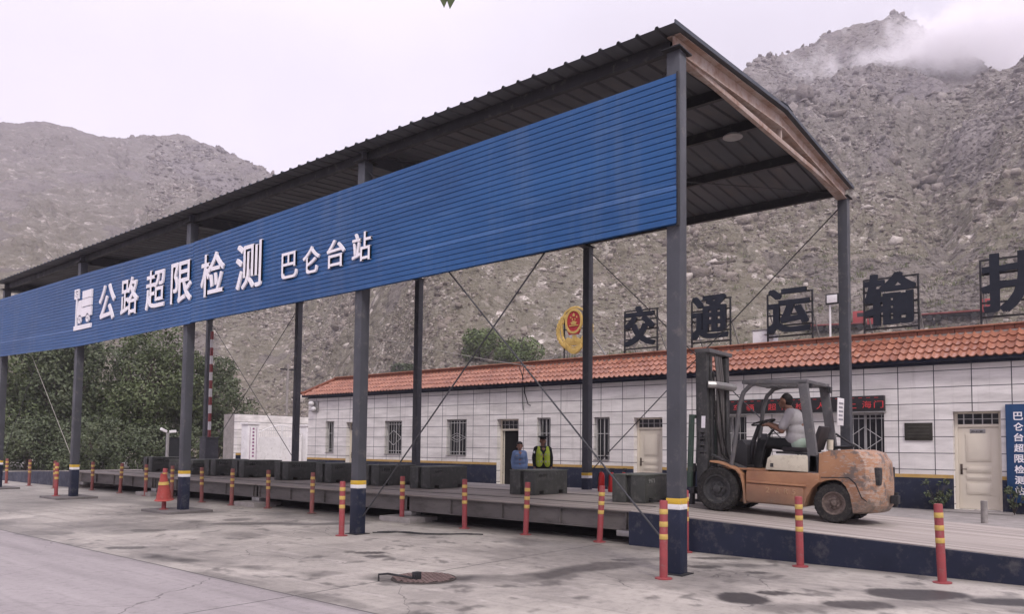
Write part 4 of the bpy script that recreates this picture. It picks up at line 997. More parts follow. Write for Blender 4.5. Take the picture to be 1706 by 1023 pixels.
g = G().tube([(BX-.3, 12.25, 4.3), (BX-.14, 12.15, 3.78), (BX-.05, 12.2, 3.4), (BX-.05, 12.05, 3.0), (BX-.03, 11.95, 2.95)], .016, 6).tube([(BX-.3, 12.05, 4.3), (BX-.14, 12.25, 3.75), (BX-.05, 12.3, 3.2), (BX-.03, 12.28, 2.8)], .014, 6)
tag(build('wall_cable', g, dark), 'loose dark cables drooping from the tiles down the white wall', 'cable')
o = tag(build('overhead_cable', G().tube([(12.6, 12.1, 4.35), (12.3, 13.6, 4.6), (10.5, 17, 5.35), (6.95, 18.1, 6.0)], .013, 6), thinrod), 'thin pale cable strung from the tiled eave up to the canopy', 'cable')

# wall and gate beyond the building
gw = thing('yard_wall', 'white panel clad yard wall beyond the building with navy plinth', 'wall', (11, 31, 0))
build('wall_panel', G().box(12.6, 21., 31.5, 31.8, 0, 3.07), facade, gw, smooth=False); build('plinth', G().box(12.55, 21, 31.47, 31.4985, 0, .95), navy, gw); build('yellow_stripe', G().box(12.55, 21, 31.48, 31.4985, .9502, 1.06), CACHE['stripe_ochre'], gw)
build('end_return', G().box(12.59, 12.89, 31.802, 32.8, 0, 3.07), concrete, gw, smooth=False)
gt = thing('double_gate', 'white metal double gate with arched tops beside the yard wall', 'gate', (13.5, 29, 0))
for (x0, x1) in ((12.92, 14.35), (14.4, 15.55)):
    g = G().box(x0, x1, 30.2, 30.23, .15, 1.9)
    n = 12
    for k in range(n+1):
        a = x0+(x1-x0)*k/n; u = (k/n) if x0 < 14 else 1-k/n; h = 2.05+.45*math.sin(u*math.pi/2); g.cyl((a, 30.215, 1.9), (a, 30.215, h), .014, 6)
    g.tube([(x0+(x1-x0)*k/n, 30.215, 2.05+.45*math.sin((k/n if x0 < 14 else 1-k/n)*math.pi/2)) for k in range(n+1)], .028, 8)
    for a in (x0, x1): g.cyl((a, 30.215, .1), (a, 30.215, 2.5 if (a in (14.35, 14.4)) else 2.1), .04, 8)
    build('gate_leaf', g, white, gt)
for x in (12.55, 15.95):
    pl = build('gate_post', G().box(x-.3, x+.3, 29.9, 30.5, 0, 2.5).box(x-.36, x+.36, 29.84, 30.56, 2.5, 2.58), white, gt, .01)
    if x < 13:
        gg = G().box(x-.19, x-.17, 29.893, 29.8985, .7, 2.36).box(x+.17, x+.19, 29.893, 29.8985, .7, 2.36)
        for k in range(9): gg.box(x-.05, x+.05, 29.893, 29.8985, 2.24-k*.17, 2.33-k*.17)
        build('purple_ornament', gg, purple, pl, smooth=False)

# boom barrier and camera pole at the far end
bb = thing('boom_barrier', 'raised red and white boom barrier with a dark grey cabinet', 'barrier', (6.3, 22.65, .5))
build('cabinet', G().box(6.05, 6.55, 22.4, 22.85, .501, 1.72).box(6.02, 6.58, 22.37, 22.88, 1.72, 1.76), post_grey, bb, .02)
for k in range(13):
    z = 1.72+k*.31; build('red_band' if k % 2 == 0 else 'white_band', G().box(6.26, 6.34, 22.58+.003*k, 22.68+.003*k, z, z+.31), red if k % 2 == 0 else white, bb, smooth=False)
o = thing('camera_pole', 'pale post carrying two white cameras in front of the dark trees', 'camera pole', (8.5, 30.4, 0))
build('pole', G().cyl((8.5, 30.4, 0), (8.5, 30.4, 2.0), .07, 10), silver, o)
for s in (-1, 1): build('camera_head', G().bar((8.5+s*.06, 30.4, 2.05), (8.5+s*.36, 30.35, 2.08 if s > 0 else 2.18), .10, .12), white, o, .02)
o = tag(build('machine_cabinet', G().box(8.68, 9.4, 30.6, 31., 0, 1.75).box(8.64, 9.44, 30.56, 31.04, 1.75, 1.80), M('cabinet_black', (.02, .022, .024), .5), None, .02), 'dark machine cabinet standing beside the camera pole', 'cabinet')
# utility pole behind the building
o = thing('utility_pole', 'pale concrete utility pole rising behind the yard wall', 'utility pole', (17.8, 35, 0))
build('pole', G().tube([(17.8, 35, 0), (17.8, 35, 6.3)], [.10, .07], 10), concrete, o); build('crossarm', G().bar((17.3, 35, 6.0), (18.3, 35, 6.0), .08, .08), dark, o)

# ------------------------------------------------------------------ forklift
def make_forklift():
    fk = thing('forklift', 'worn orange counterbalance forklift with cream side panel on the ramp', 'forklift', (3.9, .09, .450), R(90))
    fk.rotation_euler = (0, -math.atan(.036), R(90)); L = dict(local=True)
    B = lambda n, g, m, bev=.0, p=None, **k: build(n, g, m, p or fk, bev, local=True, **k)
    def mir(f):
        for s in (1, -1): f(s)
    # chassis body with a rear wheel arch, one slab per side joined by the core
    arch = [(-.55+.0, .20)]
    g = G().prism([(.46, .20), (.46, .70), (-.68, .73), (-.68, .60), (-.58, .50), (-.50, .34), (-.47, .20)], 1, -.56, .56)
    g.box(.46, 1.0, -.34, .34, .18, .62)
    B('chassis', g, orange, .018)
    for s in (1, -1): B('side_step', G().box(-.46, .44, s*.561, s*.585, .22, .50), orange, .01)
    for s in (1, -1): B('side_ledge', G().prism([(s*.5605, .50), (s*.600, .515), (s*.600, .535), (s*.5605, .545)], 0, -.50, .43), orange, .004)
    B('wheel_arch_liner', G().box(-1.28, -.58, -.34, .34, .34, .60), dark, .02)
    B('floor_plate', G().box(.12, .95, -.5, .5, .705, .735), orange, .01)
    # counterweight
    cw = [(-.665, .735), (-.665, 1.03), (-.80, 1.075), (-1.30, 1.11), (-1.46, 1.07), (-1.56, .93), (-1.595, .62), (-1.60, .30), (-1.54, .20), (-1.36, .17), (-1.33, .28), (-1.27, .44), (-1.17, .56), (-1.05, .63), (-.92, .65), (-.80, .635), (-.69, .59), (-.665, .60)]
    g = G(); ny = [-.55, -.535, -.48, -.40, -.28, -.12, .12, .28, .40, .48, .535, .55]; n = len(cw); vs = []
    for y in ny:
        q = max(0, (abs(y)-.12)/.43); sh = .05+.20*q**2.4; lo_ = .012 if abs(y) > .54 else 0
        for (x, z) in cw:
            rr_ = max(0., min(1., (-x-.9)/.6)); vs.append((x+sh*rr_, y, .64+(z-.64)*(1-lo_*1.5)))
    fs = [tuple(range(n-1, -1, -1)), tuple((len(ny)-1)*n+k for k in range(n))]
    for i in range(len(ny)-1):
        for k in range(n): fs.append((i*n+k, i*n+(k+1) % n, (i+1)*n+(k+1) % n, (i+1)*n+k))
    o = B('counterweight', g.add(vs, fs), orange, .012)
    g = G().prism([(-.70, .675), (-1.10, .70), (-1.20, .62), (-1.29, .42), (-1.36, .37), (-1.36, .355), (-1.28, .405), (-1.19, .605), (-1.095, .685), (-.70, .66)], 1, .549, .5535)
    B('seam_groove', g, dark, p=o, smooth=False)
    for s in (1, -1): B('tail_recess', G().box(-1.50, -1.38, s*.30, s*.44, .60, .86), dark, .02, p=o)
    B('tow_pin', G().cyl((-1.62, 0, .28), (-1.62, 0, .50), .03, 10).box(-1.66, -1.56, -.08, .08, .33, .45), dark, .005, p=o)
    # engine hood / cream side panels
    B('engine_hood', G().prism([(.15, .735), (.12, .92), (.06, .965), (-.47, .99), (-.50, .97), (-.51, .735)], 1, -.50, .56), cream, .03)
    B('latch_hole', G().box(.02, .07, .5605, .563, .78, .84), dark, p=None)
    B('hood_deck', G().box(-.60, .05, -.40, .40, .992, 1.02), dark, .012)
    B('rear_panel', G().box(-.665, -.515, -.5, .545, .735, 1.0), dark, .012)
    # fenders over the front wheels
    def fender(s):
        pts = [(1.06, .83), (.90, .815), (.74, .775), (.60, .72), (.52, .64), (.475, .50), (.45, .35), (.435, .18)]
        g = G(); w0, w1 = (.36, .61) if s > 0 else (-.61, -.36)
        for (a, b) in zip(pts, pts[1:]):
            d = np.array([b[0]-a[0], b[1]-a[1]]); n_ = np.array([d[1], -d[0]])/np.hypot(*d)*.028
            g.prism([a, b, (b[0]-n_[0], b[1]-n_[1]), (a[0]-n_[0], a[1]-n_[1])], 1, w0, w1)
        B('front_fender', g, orange)
    mir(fender)
    # wheels
    def wheel(n, x, y, r, w, s, rimmat, rimr):
        c = (x, y, r+.004); h = w/2
        W_ = B(n, G().lathe([(rimr, -h*.75), (rimr*1.12, -h), (r*.9, -h), (r*.985, -h*.72), (r, -h*.4), (r, h*.4), (r*.985, h*.72), (r*.9, h), (rimr*1.12, h), (rimr, h*.75)], c, 1, 40), black)
        g = G()
        for k in range(22):
            th = 2*math.pi*k/22
            for sd in (-1, 1):
                th2 = th+(math.pi/22 if sd > 0 else 0); ca, sa = math.cos(th2), math.sin(th2); ta = np.array([-sa, 0, ca]); ra = np.array([ca, 0, sa])
                p = np.array(c)+ra*(r-.006); a0 = p+np.array([0, sd*h*.02, 0]); a1 = p+np.array([0, sd*h*.93, 0])-ra*.012+ta*.02
                g.bar(a0, a1, .030, .022, ra)
        B('tread', g, black, p=W_, smooth=False)
        o_ = s*h
        rm = [(rimr*1.1, o_*.80), (rimr*1.06, o_*1.0), (rimr*.98, o_*.98), (rimr*.9, o_*.55), (rimr*.62, o_*.42), (rimr*.55, o_*.55), (rimr*.30, o_*.58), (rimr*.28, o_*.85), (rimr*.22, o_*.92), (0, o_*.92)]
        g = G().lathe(rm, c, 1, 36)
        for k in range(7):
            th = 2*math.pi*k/7; q = (c[0]+rimr*.45*math.cos(th), c[1]+o_*.5, c[2]+rimr*.45*math.sin(th)); g.cyl(q, (q[0], q[1]+s*.05, q[2]), .014, 6)
        B('rim', g, rimmat, p=W_)
    for s in (1, -1):
        wheel('front_wheel', .93, s*.49, .365, .24, s, mastm, .22); wheel('rear_wheel', -.89, s*.44, .295, .20, s, rimm, .16)
    B('rear_axle', G().box(-1.0, -.84, -.36, .36, .22, .36), dark, .02); B('front_axle', G().box(.82, 1.04, -.40, .40, .26, .46), dark, .02)
    # overhead guard
    def guard(s):
        y = s*.50
        B('front_pillar', G().tube([(.74, y, .74), (.70, y, 1.0), (.655, y, 1.4), (.625, y, 1.75), (.565, y, 1.95), (.45, y, 2.07), (.30, y, 2.11), (.1, y, 2.115)], .036, 10), guardm)
        B('rear_pillar', G().prism([(-.50, .72), (-.66, .72), (-.625, 1.05), (-.45, 2.12), (-.31, 2.12), (-.485, 1.05)], 1, y-.045, y+.045), guardm, .014)
    mir(guard)
    g = G().box(-.46, .58, .455, .545, 2.085, 2.15).box(-.46, .58, -.545, -.455, 2.085, 2.15).box(.50, .58, -.454, .454, 2.09, 2.145).box(-.46, -.36, -.454, .454, 2.09, 2.145)
    for k in range(5): x = -.26+k*.155; g.box(x, x+.035, -.454, .454, 2.10, 2.14)
    B('roof_grid', g, guardm, .008)
    B('rear_lamp', G().box(-.52, -.46, -.50, -.38, 2.0, 2.1).box(-.50, -.46, .38, .46, 2.02, 2.09), dark, .01)
    # mast: outer and inner rails, chains, cylinders
    lean_ = .045
    def mx_(x, z): return x+.06+lean_*(z-1.0)
    g = G()
    for s in (1, -1):
        for (xa, xb, ya, yb) in ((1.12, 1.32, .43, .455), (1.12, 1.15, .36, .43), (1.29, 1.32, .36, .43)):
            ya, yb = s*ya, s*yb
            vs = [(mx_(x, z), y, z) for z in (.16, 2.68) for (x, y) in ((xa, ya), (xb, ya), (xb, yb), (xa, yb))]
            g.add(vs, [(0, 1, 2, 3), (7, 6, 5, 4), (0, 4, 5, 1), (1, 5, 6, 2), (2, 6, 7, 3), (3, 7, 4, 0)])
    mast = B('mast', g, mastm, .006)
    g = G()
    for s in (1, -1):
        for (xa, xb, ya, yb) in ((1.15, 1.29, .335, .355), (1.10, 1.15, .27, .335), (1.26, 1.29, .27, .335)):
            vs = [(mx_(x, z), y, z) for z in (.2, 2.60) for (x, y) in ((xa, s*ya), (xb, s*ya), (xb, s*yb), (xa, s*yb))]
            g.add(vs, [(0, 1, 2, 3), (7, 6, 5, 4), (0, 4, 5, 1), (1, 5, 6, 2), (2, 6, 7, 3), (3, 7, 4, 0)])
    B('inner_rail', g, mastm, .005, p=mast)
    g = G().box(mx_(1.06, 2.65), mx_(1.34, 2.65), -.46, .46, 2.63, 2.70); B('top_plate', g, guardm, .015, p=mast)
    B('cross_beam', G().tube([(mx_(1.10, 2.08), .46, 2.09), (mx_(1.02, 2.08), .40, 2.09), (mx_(1.0, 2.08), 0, 2.09), (mx_(1.02, 2.08), -.40, 2.09), (mx_(1.10, 2.08), -.46, 2.09)], .062, 8), silver, p=mast)
    B('lower_beam', G().box(1.02, 1.14, -.45, .45, .55, .72), mastm, .01, p=mast)
    g = G()
    for s in (1, -1): g.tube([(mx_(1.17, .3), s*.20, .3), (mx_(1.17, 2.05), s*.20, 2.05)], .055, 12); g.tube([(mx_(1.17, 2.05), s*.20, 2.05), (mx_(1.17, 2.6), s*.20, 2.6)], .024, 10)
    B('lift_cylinder', g, dark, p=mast)
    g = G()
    for y in (-.10, -.02, .06, .12): g.tube([(mx_(1.08, .6), y, .6), (mx_(1.08, 2.2), y, 2.2), (mx_(1.12, 2.62), y, 2.62)], .017, 6)
    B('chain', g, M('chain_greased_steel', (.14, .13, .125), .45, .3), p=mast)
    B('hose', G().tube([(mx_(1.08, 2.3), .28, 2.3), (mx_(1.05, 1.5), .27, 1.5), (1.02, .24, .95), (.9, .2, .8)], .017, 6).tube([(mx_(1.06, 2.0), .12, 2.0), (1.04, .15, 1.2), (.95, .12, .85)], .015, 6), black, p=mast)
    g = G(); yy = .4565
    g.box(mx_(1.19, 1.42)-.035, mx_(1.19, 1.42)+.035, yy, yy+.002, 1.36, 1.56)
    for k, ch in enumerate('HELI'): text(g, ch, (mx_(1.165, 1.2), yy+.0, 1.28-k*.11), (0, 0, -1), (1, 0, 0), .08 if ch != 'I' else .018, .08, .002, .012)
    B('mast_lettering', g, signwhite, smooth=False, p=mast)
    # tilt cylinders, carriage, load backrest, forks
    for s in (1, -1): B('tilt_cylinder', G().tube([(.52, s*.40, .70), (.82, s*.40, .80)], .045, 10).tube([(.82, s*.40, .80), (1.13, s*.40, .92)], .024, 8), mastm)
    g = G()
    for s in (1, -1): g.box(1.42, 1.50, s*.50-.035, s*.50+.035, .36, 1.58)
    g.box(1.42, 1.50, -.465, .465, 1.52, 1.58)
    for y in (-.25, 0, .25): g.box(1.44, 1.48, y-.02, y+.02, .75, 1.52)
    B('load_backrest', g, greenfr, .008)
    B('carriage', G().box(1.40, 1.47, -.46, .46, .26, .36).box(1.40, 1.47, -.46, .46, .62, .72).box(1.34, 1.40, -.30, -.22, .26, .72).box(1.34, 1.40, .22, .30, .26, .72), dark, .01)
    for s in (1, -1): B('fork', G().prism([(1.475, .75), (1.475, .055), (2.55, .03), (2.55, .042), (1.53, .11), (1.53, .75)], 1, s*.30-.05, s*.30+.05), dark, .006)
    # cab
    st_ = B('steering_column', G().tube([(.62, .05, .72), (.56, .05, 1.15), (.47, .05, 1.44)], [.05, .04, .03], 10), dark)
    N = Vector((.30, 0, 1)).normalized(); c = Vector((.40, .05, 1.485)); a = N.cross(Vector((0, 1, 0))).normalized(); b = N.cross(a)
    g = G().tube([c+(a*math.cos(2*math.pi*k/24)+b*math.sin(2*math.pi*k/24))*.185 for k in range(25)], .014, 8, False)
    for k in range(3): th = 2*math.pi*k/3; g.tube([c, c+(a*math.cos(th)+b*math.sin(th))*.18], .010, 6)
    g.tube([c-N*.04, c+N*.01], .04, 10); B('steering_wheel', g, black, p=st_)
    B('dashboard', G().prism([(.58, .74), (.88, .74), (.86, 1.12), (.70, 1.20), (.60, 1.10)], 1, -.38, .22), dark, .03)
    for i, y in enumerate((-.20, -.28, -.36)): B('lever', G().tube([(.56, y, .95), (.42, y, 1.28+.02*i), (.36, y, 1.34+.02*i)], .009, 6).ball((.355, y, 1.35+.02*i), .02, 8, 6), dark)
    B('side_lever', G().tube([(.34, .30, .75), (.28, .30, 1.08), (.20, .28, 1.30), (.0, .27, 1.32)], .010, 6).box(.24, .32, .28, .32, 1.2, 1.3), dark)
    B('seat', G().box(-.46, .02, -.24, .24, 1.03, 1.10).prism([(-.42, 1.10), (-.54, 1.46), (-.60, 1.44), (-.50, 1.06)], 1, -.22, .22), M('seat_dark_vinyl', (.035, .03, .032), .55), .03)
    B('notice_board', G().box(-.66, -.645, -.66, -.34, 1.48, 1.92), white, .004)
    g = G()
    for k in range(5): g.box(-.664, -.6605, -.61+.03*(k % 2), -.39, 1.56+k*.065, 1.59+k*.065)
    B('printed_lines', g, M('notice_grey', (.25, .25, .27), .7), smooth=False)
    B('exhaust_pipe', G().tube([(-.62, -.36, 1.02), (-.62, -.36, 1.12), (-.9, -.36, 1.14)], .028, 8).tube([(-.62, -.40, 1.34), (-.92, -.38, 1.15)], .018, 6), dark)
    B('white_canister', G().cyl((-.60, -.18, 1.08), (-.60, -.18, 1.24), .05, 12), cream)
    g = G(); text(g, '2', (.12, .5855, .38), (-1, 0, 0), (0, 0, 1), .06, .085, .003, .008); text(g, 'A', (-.03, .5855, .38), (-1, 0, 0), (0, 0, 1), .07, .085, .003, .008)
    text(g, 'R', (-.17, .5855, .38), (-1, 0, 0), (0, 0, 1), .06, .085, .003, .008); text(g, '5', (-.29, .5855, .38), (-1, 0, 0), (0, 0, 1), .055, .085, .003, .008)
    B('painted_number', g, M('faded_number_paint', (.45, .28, .17), .7), smooth=False)
make_forklift()

# ------------------------------------------------------------------ people
def union(name, caps, balls, mat, parent, vox=.011, it=4):
    g = G()
    for p0, p1, r0, r1 in caps:
        p0, p1 = np.array(p0, float), np.array(p1, float); g.tube([p0, p1], [r0, r1], 14); g.ball(p0, r0, 14, 9); g.ball(p1, r1, 14, 9)
    for c, r in balls: g.ball(c, r, 18, 12)
    o = build(name, g, mat, parent, smooth=True)
    md = o.modifiers.new('remesh', 'REMESH'); md.mode = 'VOXEL'; md.voxel_size = vox; md.use_smooth_shade = True
    sm = o.modifiers.new('smooth', 'SMOOTH'); sm.factor = .5; sm.iterations = it
    bpy.context.view_layer.update(); dg = bpy.context.evaluated_depsgraph_get()
    me = bpy.data.meshes.new_from_object(o.evaluated_get(dg)); o.modifiers.clear(); old = o.data; o.data = me; bpy.data.meshes.remove(old)
    if not me.materials: me.materials.append(mat)
    me.polygons.foreach_set('use_smooth', [True]*len(me.polygons)); return o
def hand(c, d, n, s=1.):
    """fingers curling; c wrist, d direction of the fingers, n palm normal"""
    c = np.array(c, float); d = np.array(d, float); d /= np.linalg.norm(d); n = np.array(n, float); n -= d*(n@d); n /= np.linalg.norm(n); w = np.cross(d, n)
    caps = [(c, c+d*.075, .026, .030), (c+w*.02+d*.05, c+w*.02+d*.08, .016, .016), (c-w*.025+d*.05, c-w*.025+d*.08, .016, .016)]
    for k, L in enumerate((.062, .075, .070, .055)):
        b = c+d*.085+w*(.031-.021*k); m_ = b+d*L*.55+n*.010; e = m_+d*L*.25+n*L*.42; caps += [(b, m_, .0095, .0088), (m_, e, .0088, .0075)]
    b = c+d*.03+w*.034; m_ = b+w*.03+d*.03+n*.01; e = m_+d*.03+n*.015; caps += [(b, m_, .012, .010), (m_, e, .010, .009)]
    return caps
def headparts(hc, fwd, right, upv=(0, 0, 1), s=1.):
    hc = np.array(hc, float); f = np.array(fwd, float); r = np.array(right, float); u = np.array(upv, float)
    balls = []; caps = []
    caps += [(hc+u*.03-f*.012, hc+u*.02+f*.012, .086*s, .080*s), (hc-u*.02+f*.02, hc-u*.075+f*.045, .066*s, .042*s)]
    caps += [(hc+f*.088-u*.0, hc+f*.112-u*.035, .010, .014), (hc+f*.09-u*.065-r*.015, hc+f*.09-u*.065+r*.015, .010, .010)]
    for q in (-1, 1): balls.append((tuple(hc+r*q*.083-u*.015), (.018, .018, .032)))
    return caps, balls
def eyes(p, hc, f, r, u=(0, 0, 1)):
    hc, f, r, u = map(lambda q: np.array(q, float), (hc, f, r, u)); g = G()
    for q in (-1, 1): g.ball(hc+f*.088+r*q*.032+u*.012, .010, 8, 6)
    build('eye', g, M('eye_dark', (.02, .015, .012), .3), p)
def standing(label, x, y, h, face, woman):
    """upright figure; face: angle of the view direction"""
    p = thing('person', label, 'person', (x, y, .10)); s = h/1.72; f = np.array([math.cos(face), math.sin(face), 0]); r = np.array([math.sin(face), -math.cos(face), 0])
    def P(a, b, c): return np.array([x, y, .10])+(r*a+f*b+np.array([0, 0, c]))*s
    sw = .165 if woman else .195
    hc = P(0, .02, 1.60); caps, balls = headparts(hc, f, r, s=1.02)
    sk = skin if woman else skin2
    caps += [(P(0, -.01, 1.42), P(0, .01, 1.52), .055, .052), (P(0, 0, 1.05), P(0, 0, 1.3), .12, .135), (P(-.08, 0, .95), P(.08, 0, .95), .12, .12)]
    for q in (-1, 1):
        caps += [(P(q*sw, 0, 1.38), P(q*(sw+.05), -.01, 1.12), .05, .042), (P(q*(sw+.05), -.01, 1.12), P(q*(sw+.045), .06, .87), .040, .030), (P(q*.09, 0, .9), P(q*.10, .02, .5), .08, .055), (P(q*.10, .02, .5), P(q*.10, -.01, .09), .055, .038), (P(q*.10, -.02, .05), P(q*.115, .13, .035), .04, .03)]
        caps += hand(P(q*(sw+.045), .06, .86), (f*.2+np.array([0, 0, -1])), -r*q)
    union('body', caps, balls, sk, p, .0105, 3); eyes(p, hc, f, r)
    # clothing
    top = bshirt if woman else jacket; tc_ = [(P(-sw+.03, 0, 1.385), P(sw-.03, 0, 1.385), .078, .078), (P(-.06, 0, 1.28), P(.06, .01, 1.28), .135, .135), (P(-.05, 0, 1.1), P(.05, 0, 1.1), .13, .13), (P(-.08, 0, .92), P(.08, 0, .92), .135, .135)]
    for q in (-1, 1): tc_ += [(P(q*sw, 0, 1.38), P(q*(sw+.055), -.01, 1.12), .068, .060), (P(q*(sw+.055), -.01, 1.12), P(q*(sw+.047), .055, .90), .058, .044)]
    if woman: tc_ += [(P(-.07, .08, 1.24), P(.07, .08, 1.24), .075, .075)]
    tb = union('uniform_shirt' if woman else 'uniform_jacket', tc_, [], top, p, .012, 5)
    lg = []
    for q in (-1, 1): lg += [(P(q*.085, 0, .93), P(q*.10, .02, .5), .105, .078), (P(q*.10, .02, .5), P(q*.10, -.01, .10), .076, .062)]
    union('trousers', lg, [], trous, p, .013, 4)
    union('shoes', [(P(q*.10, -.04, .045), P(q*.115, .16, .04), .046, .038) for q in (-1, 1)], [], black, p, .012, 2)
    g = G()
    if woman:
        g.bar(P(-.0, .132, 1.36), P(0, .150, 1.18), .035*s, .01, tuple(r)); build('necktie', g, M('dark_tie', (.02, .03, .07), .7), p)
        gg = G()
        for q in (-1, 1): gg.bar(P(q*.06, .0, 1.468), P(q*.17, 0, 1.452), .05, .016)
        build('epaulette', gg, M('navy_epaulette', (.02, .025, .05), .7), p, .004)
        gg = G().bar(P(.06, .166, 1.29), P(.14, .150, 1.29), .004, .022); build('badge', gg, silver, p)
        union('hair', [(hc+np.array([0, 0, .052])-f*.025, hc+np.array([0, 0, .03])-f*.04, .092, .09), (hc-f*.05-np.array([0, 0, .04]), hc-f*.055+np.array([0, 0, .02]), .075, .09), (hc+f*.05+np.array([0, 0, .085])-r*.045, hc+f*.05+np.array([0, 0, .085])+r*.045, .036, .036), (hc+r*.075+np.array([0, 0, .02]), hc+r*.07+np.array([0, 0, -.02]), .03, .022), (hc-r*.075+np.array([0, 0, .02]), hc-r*.07+np.array([0, 0, -.02]), .03, .022)], [], hairm, p, .010, 2)
    else:
        vc = []
        for q in (-1, 1): vc += [(P(q*.125, .03, 1.395), P(q*.10, .065, 1.25), .06, .10), (P(q*.10, .065, 1.25), P(q*.10, .055, .95), .10, .105), (P(q*.12, -.02, 1.40), P(q*.10, -.06, 1.0), .06, .10)]
        union('reflective_vest', vc, [], vestm, p, .012, 4)
        gg = G()
        for z in (1.22, 1.02):
            for q in (-1, 1): gg.bar(P(q*.045, .163, z), P(q*.165, .142, z), .006, .05)
        build('reflective_stripe', gg, silver, p)
        gg = G().ball(P(sw+.055, .05, 1.28), (.02, .03, .035), 8, 6); build('arm_badge', gg, white, p)
        o = np.array([0, 0, 1.])
        cap_ = G(); base = hc+o*.075
        ring = lambda c0, rr, n=22: [c0+f*math.cos(2*math.pi*k/n)*rr*1.1+r*math.sin(2*math.pi*k/n)*rr for k in range(n)]
        prof = [(0., .096), (.030, .098), (.046, .138), (.060, .134), (.072, .085), (.076, .0)]
        vs = []
        for hgt, rr in prof: vs += ring(base+o*hgt+f*.012*(hgt/.1), max(rr, .001))
        n = 22; cap_.add(vs, [(i*n+k, i*n+(k+1) % n, (i+1)*n+(k+1) % n, (i+1)*n+k) for i in range(len(prof)-1) for k in range(n)])
        vis = [base+o*.004+f*math.cos(t)*.105*1.1+r*math.sin(t)*.098 for t in np.linspace(-1.2, 1.2, 11)]; vio = [base-o*.022+f*(math.cos(t)*.105*1.1+.055*math.cos(t*1.25))+r*math.sin(t)*.105 for t in np.linspace(-1.2, 1.2, 11)]
        cap_.add(vis+vio, [(k, k+1, 11+k+1, 11+k) for k in range(10)])
        build('peaked_cap', cap_, jacket, p)
        union('hair', [(hc-f*.035+np.array([0, 0, .03]), hc-f*.045-np.array([0, 0, .02]), .085, .07)], [], hairm, p, .011, 2)
    return p
standing('woman in a light blue uniform shirt behind the lone weight block', 8.75, 9.62, 1.54, R(226), True)
standing('man in peaked cap and yellow green reflective vest beside the woman', 8.55, 8.62, 1.70, R(228), False)
def driver():
    x = 3.88; p = thing('person', 'driver in pale grey t-shirt seated in the forklift holding the steering wheel', 'person', (x, -.1, 1.5)); DY = .08
    f = np.array([-.12, 1, 0.]); f /= np.linalg.norm(f); r = np.array([1, 0, 0.])
    def P(a, y, z): return np.array([x+a, y+DY, z])
    hc = P(0, .0, 2.285); caps, balls = headparts(hc, f, np.array([f[1], -f[0], 0]))
    caps += [(P(0, -.10, 2.12), P(0, -.03, 2.21), .058, .055), (P(0, -.17, 1.65), P(0, -.14, 1.95), .12, .14)]
    for q in (-1, 1):
        caps += [(P(q*.09, -.15, 1.60), P(q*.13, .33, 1.62), .085, .065), (P(q*.13, .33, 1.62), P(q*.13, .42, 1.27), .06, .042), (P(q*.13, .40, 1.24), P(q*.14, .54, 1.215), .04, .032)]
    caps += [(P(-.20, -.13, 2.06), P(-.25, -.03, 1.80), .05, .044), (P(-.25, -.03, 1.80), P(-.18, .20, 1.90), .042, .030), (P(.20, -.13, 2.06), P(.26, .0, 1.82), .05, .044), (P(.26, .0, 1.82), P(.12, .26, 1.92), .042, .030)]
    caps += hand((x-.18, .28, 1.90), (.35, .8, .1), (0, .3, -1)); caps += hand((x+.12, .34, 1.92), (-.3, .9, .05), (0, .3, -1))
    union('body', caps, balls, skin2, p, .0105, 3); eyes(p, hc, f, np.array([f[1], -f[0], 0]))
    union('hair', [(hc+np.array([0, 0, .05])-f*.02, hc+np.array([0, 0, .03])-f*.035, .088, .088), (hc-f*.05, hc-f*.045-np.array([0, 0, .04]), .075, .06)], [], hairm, p, .010, 2)
    union('t_shirt', [(P(-.14, -.12, 2.085), P(.14, -.12, 2.085), .085, .085), (P(-.06, -.145, 1.98), P(.06, -.145, 1.98), .145, .145), (P(-.06, -.17, 1.8), P(.06, -.17, 1.8), .14, .14), (P(-.07, -.17, 1.68), P(.07, -.17, 1.68), .15, .15),
                      (P(-.195, -.13, 2.07), P(-.245, -.05, 1.88), .075, .074), (P(.195, -.13, 2.07), P(.25, -.03, 1.90), .075, .074)], [], tshirt, p, .012, 4)
    union('waist_cloth', [(P(-.07, -.215, 1.60), P(.07, -.215, 1.60), .138, .138)], [], greencl, p, .012, 4)
    lg = []
    for q in (-1, 1): lg += [(P(q*.09, -.12, 1.585), P(q*.13, .33, 1.62), .112, .088), (P(q*.13, .33, 1.62), P(q*.13, .42, 1.26), .086, .070)]
    union('trousers', lg, [], trous, p, .013, 4); union('shoes', [(P(q*.13, .38, 1.235), P(q*.14, .57, 1.215), .05, .038) for q in (-1, 1)], [], black, p, .012, 2)
driver()

